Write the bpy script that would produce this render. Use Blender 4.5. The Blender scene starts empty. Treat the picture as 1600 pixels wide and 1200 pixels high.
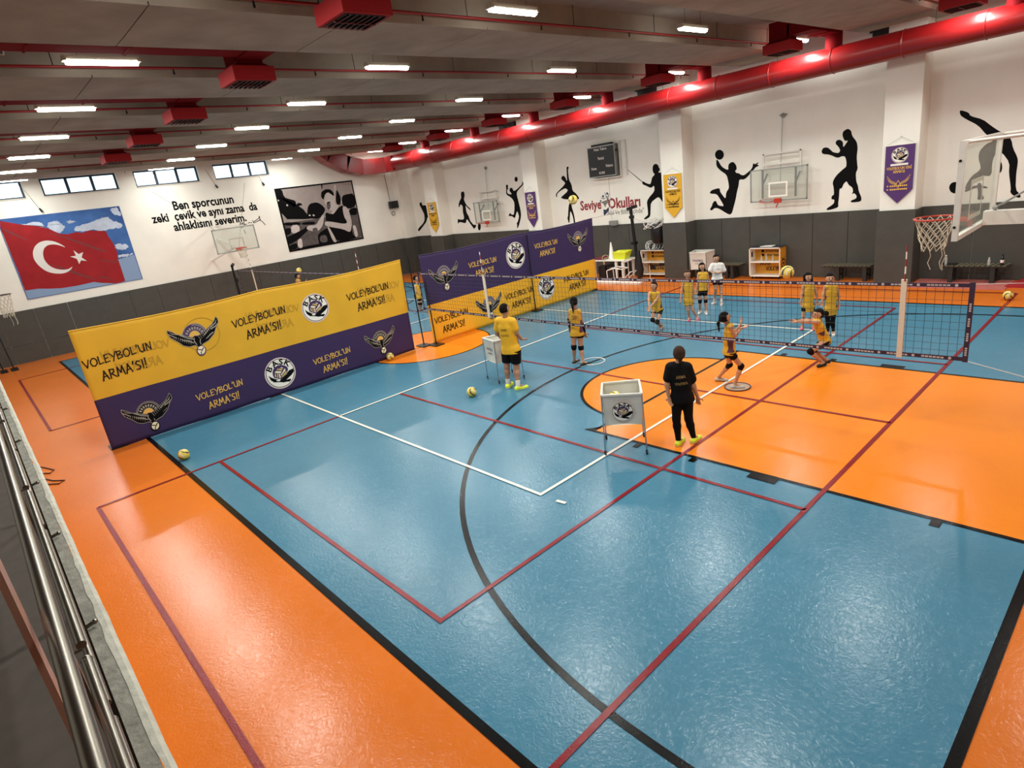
import bpy, math, random
import numpy as np
from mathutils import Vector, Matrix
random.seed(7); rng = np.random.RandomState(5)
C = bpy.context.scene.collection
SC = bpy.context.scene
PI = math.pi
# ---------------------------------------------------------------- camera, world, exposure
def rot_axes(yaw, pitch, roll):
    cy, sy = math.cos(yaw), math.sin(yaw)
    w = np.array([math.cos(pitch)*cy, math.cos(pitch)*sy, math.sin(pitch)])
    r = np.array([sy, -cy, 0.]); u = np.cross(r, w)
    c, s = math.cos(roll), math.sin(roll)
    return c*r+s*u, -s*r+c*u, w
CR, CU, CW = rot_axes(math.radians(139.52959), math.radians(-18.19732), math.radians(-8.08138))
cam_d = bpy.data.cameras.new('camera'); cam = bpy.data.objects.new('camera', cam_d); C.objects.link(cam)
cam_d.sensor_width = 36; cam_d.lens = 36*943.95/1600; cam_d.clip_start = .02; cam_d.clip_end = 200
m = Matrix.Identity(4)
for i in range(3):
    m[i][0] = CR[i]; m[i][1] = CU[i]; m[i][2] = -CW[i]
m[2][3] = 4.11
cam.matrix_world = m
SC.camera = cam
SC.view_settings.view_transform = 'Standard'; SC.view_settings.look = 'None'
SC.view_settings.gamma = 1; SC.view_settings.use_curve_mapping = False
SC.view_settings.exposure = 0.14
LAMP_W = 71.0        # watts of every strip light
TUBE_E = 20.0        # emission of its diffuser
SKY_E = 2.6
SC.cycles.max_bounces = 7; SC.cycles.diffuse_bounces = 4; SC.cycles.glossy_bounces = 3
SC.cycles.transparent_max_bounces = 12; SC.cycles.transmission_bounces = 4
SC.cycles.sample_clamp_indirect = 4; SC.cycles.caustics_reflective = False; SC.cycles.caustics_refractive = False
W = bpy.data.worlds.new('sky'); SC.world = W; W.use_nodes = True
bg = W.node_tree.nodes['Background']; bg.inputs[0].default_value = (.72, .86, 1, 1); bg.inputs[1].default_value = SKY_E
# ---------------------------------------------------------------- materials
def lin(c):
    if isinstance(c, str):
        c = [int(c[i:i+2], 16)/255 for i in (0, 2, 4)]
    return tuple((x/12.92 if x <= .04045 else ((x+.055)/1.055)**2.4) for x in c)+(1,)
MT = {}
def M(name, col='808080', rough=.6, metal=0, noise=0, nscale=8, bump=0, bscale=60, spec=.5, emit=0, alpha=1, col2=None, coat=0, detail=4, rvar=0, stretch=None):
    if name in MT: return MT[name]
    mt = bpy.data.materials.new(name); mt.use_nodes = True
    nt = mt.node_tree; b = nt.nodes['Principled BSDF']; N = nt.nodes.new; Lk = nt.links.new
    c = lin(col); b.inputs['Base Color'].default_value = c; b.inputs['Roughness'].default_value = rough
    b.inputs['Metallic'].default_value = metal; b.inputs['Specular IOR Level'].default_value = spec
    b.inputs['Coat Weight'].default_value = coat
    mt.diffuse_color = c
    if emit:
        b.inputs['Emission Color'].default_value = c; b.inputs['Emission Strength'].default_value = emit
    b.inputs['Alpha'].default_value = alpha
    if noise or bump or rvar or col2:
        tc = N('ShaderNodeTexCoord'); mp = N('ShaderNodeMapping'); Lk(tc.outputs['Object'], mp.inputs[0])
        if stretch: mp.inputs['Scale'].default_value = stretch
    if noise or col2:
        nz = N('ShaderNodeTexNoise'); nz.inputs['Scale'].default_value = nscale; nz.inputs['Detail'].default_value = detail
        Lk(mp.outputs[0], nz.inputs['Vector'])
        rp = N('ShaderNodeValToRGB'); rp.color_ramp.elements[0].position = .3; rp.color_ramp.elements[1].position = .7
        if col2: a, d = lin(col2), c
        else:
            a = tuple(x*(1-noise) for x in c[:3])+(1,); d = tuple(min(1, x*(1+noise)) for x in c[:3])+(1,)
        rp.color_ramp.elements[0].color = a; rp.color_ramp.elements[1].color = d
        Lk(nz.outputs['Fac'], rp.inputs[0]); Lk(rp.outputs[0], b.inputs['Base Color'])
    if rvar:
        n3 = N('ShaderNodeTexNoise'); n3.inputs['Scale'].default_value = 6; n3.inputs['Detail'].default_value = 8
        Lk(mp.outputs[0], n3.inputs['Vector'])
        mr = N('ShaderNodeMapRange'); mr.inputs[3].default_value = max(.02, rough-rvar); mr.inputs[4].default_value = rough+rvar
        Lk(n3.outputs['Fac'], mr.inputs[0]); Lk(mr.outputs[0], b.inputs['Roughness'])
    if bump:
        n2 = N('ShaderNodeTexNoise'); n2.inputs['Scale'].default_value = bscale; n2.inputs['Detail'].default_value = 6
        Lk(mp.outputs[0], n2.inputs['Vector'])
        bp = N('ShaderNodeBump'); bp.inputs['Strength'].default_value = bump; bp.inputs['Distance'].default_value = .01
        Lk(n2.outputs['Fac'], bp.inputs['Height']); Lk(bp.outputs[0], b.inputs['Normal'])
    MT[name] = mt
    return mt
# ---------------------------------------------------------------- geometry helpers
class MB:
    def __init__(s): s.v = []; s.f = []; s.mi = []; s.sm = []
    def add(s, V, F, mi=0, sm=False):
        o = len(s.v); s.v += [tuple(map(float, p)) for p in V]
        for f in F: s.f.append(tuple(i+o for i in f)); s.mi.append(mi); s.sm.append(sm)
        return s
    def box(s, a, b, mi=0):
        x0, y0, z0 = a; x1, y1, z1 = b
        V = [(x0,y0,z0),(x1,y0,z0),(x1,y1,z0),(x0,y1,z0),(x0,y0,z1),(x1,y0,z1),(x1,y1,z1),(x0,y1,z1)]
        return s.add(V, [(0,3,2,1),(4,5,6,7),(0,1,5,4),(1,2,6,5),(2,3,7,6),(3,0,4,7)], mi)
    def hexa(s, V, mi=0):
        return s.add(V, [(0,3,2,1),(4,5,6,7),(0,1,5,4),(1,2,6,5),(2,3,7,6),(3,0,4,7)], mi)
    def obox(s, c, ax, hs, mi=0):
        c = np.array(c, float); ax = [np.array(a, float)/np.linalg.norm(a) for a in ax]
        V = [c+ax[0]*hs[0]*i+ax[1]*hs[1]*j+ax[2]*hs[2]*k for k in (-1,1) for i,j in ((-1,-1),(1,-1),(1,1),(-1,1))]
        return s.hexa(V, mi)
    def bar(s, a, b, w, t, mi=0, up=(0,0,1)):
        a = np.array(a, float); b = np.array(b, float); d = b-a; L = np.linalg.norm(d); d /= L
        x = np.cross(d, up)
        if np.linalg.norm(x) < 1e-4: x = np.cross(d, (1,0,0))
        x /= np.linalg.norm(x); y = np.cross(x, d)
        return s.obox((a+b)/2, (x, y, d), (w/2, t/2, L/2), mi)
    def tube(s, path, r, n=8, mi=0, caps=True, sm=True):
        P = [np.array(p, float) for p in path]; rs = r if hasattr(r, '__len__') else [r]*len(P)
        rings = []; px = None
        for i, p in enumerate(P):
            d = (P[min(i+1, len(P)-1)]-P[max(i-1, 0)]); d = d/max(1e-9, np.linalg.norm(d))
            if px is None:
                px = np.cross(d, (0,0,1))
                if np.linalg.norm(px) < 1e-3: px = np.array([1.,0,0])
            px = px-d*px.dot(d); px /= max(1e-9, np.linalg.norm(px)); py = np.cross(d, px)
            rings.append([p+rs[i]*(math.cos(2*PI*k/n)*px+math.sin(2*PI*k/n)*py) for k in range(n)])
        V = [q for R in rings for q in R]; F = []
        for i in range(len(P)-1):
            for k in range(n):
                a = i*n+k; b = i*n+(k+1) % n
                F.append((a, b, b+n, a+n))
        s.add(V, F, mi, sm)
        if caps:
            s.add(rings[0], [tuple(range(n))[::-1]], mi); s.add(rings[-1], [tuple(range(n))], mi)
        return s
    def lathe(s, c, prof, n=16, mi=0, sm=True):
        V = [(c[0]+r*math.cos(2*PI*k/n), c[1]+r*math.sin(2*PI*k/n), c[2]+z) for r, z in prof for k in range(n)]
        F = [(i*n+k, i*n+(k+1) % n, (i+1)*n+(k+1) % n, (i+1)*n+k) for i in range(len(prof)-1) for k in range(n)]
        s.add(V, F, mi, sm)
        s.add(V[:n], [tuple(range(n))[::-1]], mi); s.add(V[-n:], [tuple(range(n))], mi)
        return s
    def sphere(s, c, r, n=20, m=12, mi=0, sc=(1,1,1)):
        V = []; F = []
        for i in range(m+1):
            t = PI*i/m
            for k in range(n):
                V.append((c[0]+r*sc[0]*math.sin(t)*math.cos(2*PI*k/n), c[1]+r*sc[1]*math.sin(t)*math.sin(2*PI*k/n), c[2]+r*sc[2]*math.cos(t)))
        for i in range(m):
            for k in range(n):
                F.append((i*n+k, (i+1)*n+k, (i+1)*n+(k+1) % n, i*n+(k+1) % n))
        return s.add(V, F, mi, True)
    def torus(s, c, R, r, ax=(0,0,1), n=28, k=8, mi=0):
        ax = np.array(ax, float); ax /= np.linalg.norm(ax); x = np.cross(ax, (0.3,.9,.2)); x /= np.linalg.norm(x); y = np.cross(ax, x)
        V = []; F = []
        for i in range(n):
            d = math.cos(2*PI*i/n)*x+math.sin(2*PI*i/n)*y
            for j in range(k):
                V.append(np.array(c)+d*(R+r*math.cos(2*PI*j/k))+ax*r*math.sin(2*PI*j/k))
        for i in range(n):
            for j in range(k):
                F.append((i*k+j, ((i+1) % n)*k+j, ((i+1) % n)*k+(j+1) % k, i*k+(j+1) % k))
        return s.add(V, F, mi, True)
def mesh_of(name, V, F, mats, mi=None, sm=None):
    me = bpy.data.meshes.new(name)
    me.from_pydata([tuple(map(float, p)) for p in V], [], F)
    for mt in mats: me.materials.append(mt)
    if mi is not None and len(mats) > 1: me.polygons.foreach_set('material_index', mi)
    if sm is not None: me.polygons.foreach_set('use_smooth', [bool(x) for x in sm])
    me.update()
    return me
def loc_of(o): return np.array(o['_loc']) if '_loc' in o else np.zeros(3)
def put(name, mb, mats, parent=None, loc=None):
    """mesh data given in world space; the object's origin goes to loc"""
    if not isinstance(mats, (list, tuple)): mats = [mats]
    if loc is None:
        loc = loc_of(parent) if parent is not None else (0,0,0)
    loc = np.array(loc, float)
    V = np.array(mb.v, float)-loc
    o = bpy.data.objects.new(name, mesh_of(name, V, mb.f, mats, mb.mi, mb.sm)); C.objects.link(o)
    o['_loc'] = [float(x) for x in loc]
    if parent is not None:
        o.parent = parent; o.location = loc-loc_of(parent)
    else: o.location = loc
    return o
def tag(o, label=None, cat=None, group=None, kind=None):
    if label: o['label'] = label
    if cat: o['category'] = cat
    if group: o['group'] = group
    if kind: o['kind'] = kind
    return o
def empty(name, loc, label, cat, group=None):
    o = bpy.data.objects.new(name, None); C.objects.link(o); o.location = loc; o['_loc'] = [float(x) for x in loc]
    o.empty_display_size = .1
    return tag(o, label, cat, group)
def copy_tree(o, delta, label=None, parent=None):
    c = o.copy(); C.objects.link(c)
    if parent is None:
        c.location = Vector(o.location)+Vector(delta)
        if label: c['label'] = label
    else: c.parent = parent
    c['_loc'] = [float(a+b) for a, b in zip(loc_of(o), delta)]
    for ch in list(o.children): copy_tree(ch, delta, None, c)
    return c
def struct(o): o['kind'] = 'structure'; return o
# flat print on a plane: frame = origin, ex, ey, normal
class Print:
    def __init__(s, o, ex, ey, n, bend=None):
        s.o = np.array(o, float); s.ex = np.array(ex, float); s.ey = np.array(ey, float); s.n = np.array(n, float); s.mb = MB(); s.bend = bend
    def p(s, x, y, d):
        q = s.o+s.ex*x+s.ey*y+s.n*d
        if s.bend: q = q+s.n*s.bend(q)
        return q
    def poly(s, pts, mi=0, d=0.):
        s.mb.add([s.p(x, y, d) for x, y in pts], [tuple(range(len(pts)))], mi); return s
    def circle(s, c, r, mi=0, d=0., n=32, r2=None):
        if s.bend and r > .1:
            R_ = [.0, .25, .5, .75, 1.]; V = [s.p(c[0]+r*k*math.cos(2*PI*i/n), c[1]+r*k*math.sin(2*PI*i/n), d) for k in R_ for i in range(n)]
            s.mb.add(V, [(a*n+i, a*n+(i+1) % n, (a+1)*n+(i+1) % n, (a+1)*n+i) for a in range(4) for i in range(n)], mi); return s
        return s.poly([(c[0]+r*math.cos(2*PI*i/n), c[1]+(r2 or r)*math.sin(2*PI*i/n)) for i in range(n)], mi, d)
    def ring(s, c, r0, r1, mi=0, d=0., n=36):
        V = [s.p(c[0]+r*math.cos(2*PI*i/n), c[1]+r*math.sin(2*PI*i/n), d) for r in (r0, r1) for i in range(n)]
        s.mb.add(V, [(i, (i+1) % n, n+(i+1) % n, n+i) for i in range(n)], mi); return s
    def rect(s, x0, y0, x1, y1, mi=0, d=0.): return s.poly([(x0,y0),(x1,y0),(x1,y1),(x0,y1)], mi, d)
    def stroke(s, pts, w, mi=0, d=0.):
        for i in range(len(pts)-1):
            a = np.array(pts[i], float); b = np.array(pts[i+1], float); t = b-a; L = np.linalg.norm(t)
            if L < 1e-6: continue
            t /= L; nn = np.array([-t[1], t[0]])*w/2; e = t*w*.3
            s.poly([a-nn-e, b-nn*.8+e, b+nn*.8+e, a+nn-e], mi, d+i*.00012)
        return s
    def text(s, txt, x, y, size, mi=0, d=0., align='C', sx=1, rot=0, bold=0., width=None):
        V, F = text_mesh(txt, bold)
        if not len(V): return s
        w = V[:, 0].max()-V[:, 0].min(); x0 = V[:, 0].min()
        if width: sx = width/(w*size)
        off = {'C': -w/2-x0, 'L': -x0, 'R': -w-x0}[align]
        c, q = math.cos(rot), math.sin(rot)
        out = []
        for vx, vy in V:
            a = (vx+off)*size*sx; b = vy*size
            out.append(s.p(x+a*c-b*q, y+a*q+b*c, d))
        s.mb.add(out, F, mi); return s
def chaikin(P, n=1, jit=0.):
    r_ = np.random.RandomState(4)
    for _ in range(n):
        Q = []
        for i in range(len(P)):
            a = np.array(P[i], float); b = np.array(P[(i+1) % len(P)], float); Q += [tuple(a*.78+b*.22+r_.randn(2)*jit), tuple(a*.22+b*.78+r_.randn(2)*jit)]
        P = Q
    return P
_tc = {}
def text_mesh(txt, bold=0.):
    k = (txt, bold)
    if k not in _tc:
        cu = bpy.data.curves.new('t', 'FONT'); cu.body = txt; cu.size = 1; cu.offset = bold; cu.resolution_u = 2; cu.fill_mode = 'FRONT'
        ob = bpy.data.objects.new('t', cu); C.objects.link(ob)
        dg = bpy.context.evaluated_depsgraph_get(); dg.update()
        me = bpy.data.meshes.new_from_object(ob.evaluated_get(dg))
        V = np.array([tuple(v.co)[:2] for v in me.vertices]) if len(me.vertices) else np.zeros((0, 2)); F = [tuple(p.vertices) for p in me.polygons]
        bpy.data.objects.remove(ob); bpy.data.curves.remove(cu); bpy.data.meshes.remove(me)
        _tc[k] = (V, F)
    return _tc[k]
# marker-pen letters, unit height
GL = {'V': [[(.0,1),(.32,0),(.62,.98)]], 'O': [[(.35,1),(.1,.8),(.02,.45),(.12,.1),(.38,0),(.62,.2),(.68,.6),(.55,.92),(.3,.98)]],
 'L': [[(.08,1.02),(.05,.02)],[(.03,.05),(.5,.1)]], 'E': [[(.1,1),(.07,0)],[(.08,.96),(.52,1.02)],[(.08,.52),(.42,.56)],[(.05,.03),(.52,.08)]],
 'Y': [[(0,1),(.3,.5)],[(.62,1.05),(.2,-.12)]], 'B': [[(.1,1),(.07,-.02)],[(.06,.97),(.45,.95),(.5,.72),(.12,.52)],[(.12,.53),(.55,.42),(.55,.12),(.06,.02)]],
 "'": [[(.14,1.1),(.06,.78)]], 'U': [[(.03,1),(.06,.25),(.25,.0),(.48,.1),(.58,.98)],[(.58,1),(.56,0)]],
 'N': [[(.06,0),(.1,1)],[(.1,.98),(.5,.02)],[(.5,.0),(.6,1.04)]], 'A': [[(.0,-.03),(.32,1.03)],[(.3,1.0),(.6,0)],[(.1,.36),(.52,.4)]],
 'R': [[(.1,1),(.05,-.03)],[(.06,.97),(.48,.92),(.46,.6),(.1,.46)],[(.2,.48),(.62,.0)]], 'M': [[(.02,0),(.12,1)],[(.12,1),(.36,.3)],[(.36,.3),(.6,1.02)],[(.6,1),(.72,.0)]],
 'S': [[(.52,.9),(.25,1.0),(.06,.75),(.3,.52),(.48,.3),(.32,.04),(.0,.1)]], 'I': [[(.12,1),(.06,.0)]], '!': [[(.14,1.1),(.08,.28)],[(.05,.06),(.07,-.04)]], ' ': [], 'D': [[(.1,1),(.07,0)],[(.06,.98),(.5,.8),(.55,.3),(.06,.02)]], 'K': [[(.1,1),(.06,0)],[(.55,1),(.12,.5),(.6,0)]]}
GW = {'V': .72, 'O': .8, 'L': .6, 'E': .64, 'Y': .66, 'B': .7, "'": .28, 'U': .74, 'N': .76, 'A': .74, 'R': .74, 'M': .88, 'S': .66, 'I': .28, '!': .25, ' ': .35, 'D': .7, 'K': .7}
def marker(pr, txt, cx, cy, width, hgt, mi, d, slope=0., mirror=1, w=.13):
    tot = sum(GW[c] for c in txt); sx = width/tot; x = -width/2
    for ch in txt:
        for st in GL[ch]:
            pts = []
            for a, b in st:
                X = x+a*sx; Y = (b-.5)*hgt
                pts.append((cx+mirror*X, cy+Y+X*slope))
            pr.stroke(pts, hgt*w*1.12, mi, d)
        x += GW[ch]*sx
def slogan(pr, cx, cy, width, mi, d, mirror=1, slope=.05):
    marker(pr, "VOLEYBOL'UN", cx, cy+.15*width/1.2, width, .150*width/1.2, mi, d, slope, mirror)
    marker(pr, "ARMA'SI!", cx+.02*mirror, cy-.15*width/1.2, width*.66, .175*width/1.2, mi, d, slope, mirror)
def logo(pr, cx, cy, r, base, mats, d=0.):
    """mats: index map for w,k,p,c,y,o"""
    R = r/1.16; g = lambda k: base+mats[k]
    pr.circle((cx, cy), r, g('o'), d); pr.ring((cx, cy), 1.07*R, 1.03*R, g('k'), d+.0015); pr.circle((cx, cy), 1.02*R, g('w'), d+.0015)
    for i, (c, pts) in enumerate(LOGO):
        pr.poly([(cx+a*R, cy+b*R) for a, b in pts], g(c), d+.0032+.0003*i)
    for ch, a, b, t in (('B', -.62, .51, 50), ('A', -.19, .77, 22), ('S', .22, .79, -12), ('K', .62, .56, -42)):
        th = math.radians(t); s = .42*R/.72
        pr.text(ch, cx+a*R+.25*s*.6*math.sin(th), cy+b*R-.33*s*math.cos(th), s, g('k'), d+.0045, 'C', 1.15, th, .03)
    for a, b in ((-.44, .68), (.03, .84), (.42, .71)): pr.circle((cx+a*R, cy+b*R), .03*R, g('k'), d+.0045, 8)
def eagle(pr, cx, cy, s, base, mats, d=0.):
    for i, (c, pts) in enumerate(EAGLE):
        P_ = [(cx+a*s, cy+b*s) for a, b in pts]
        pr.poly(P_, base+mats[c], d+.0006+.0003*i)
        if c == 'k' or i == 0:
            for q in range(len(P_)): pr.stroke([P_[q], P_[(q+1) % len(P_)]], .011*s, base+mats['g'], d+.0009+.0003*i)
    for sg in (-1, 1):
        for q in range(9):
            x0 = sg*(.08+.038*q); x1 = x0+sg*.03; y0 = -.03+.018*q+(.05 if sg > 0 else 0); pr.stroke([(cx+x0*s, cy+(y0-.02)*s), (cx+x1*s, cy+(y0-.115+.006*q)*s)], .007*s, base+mats['g'], d+.0085)
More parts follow.
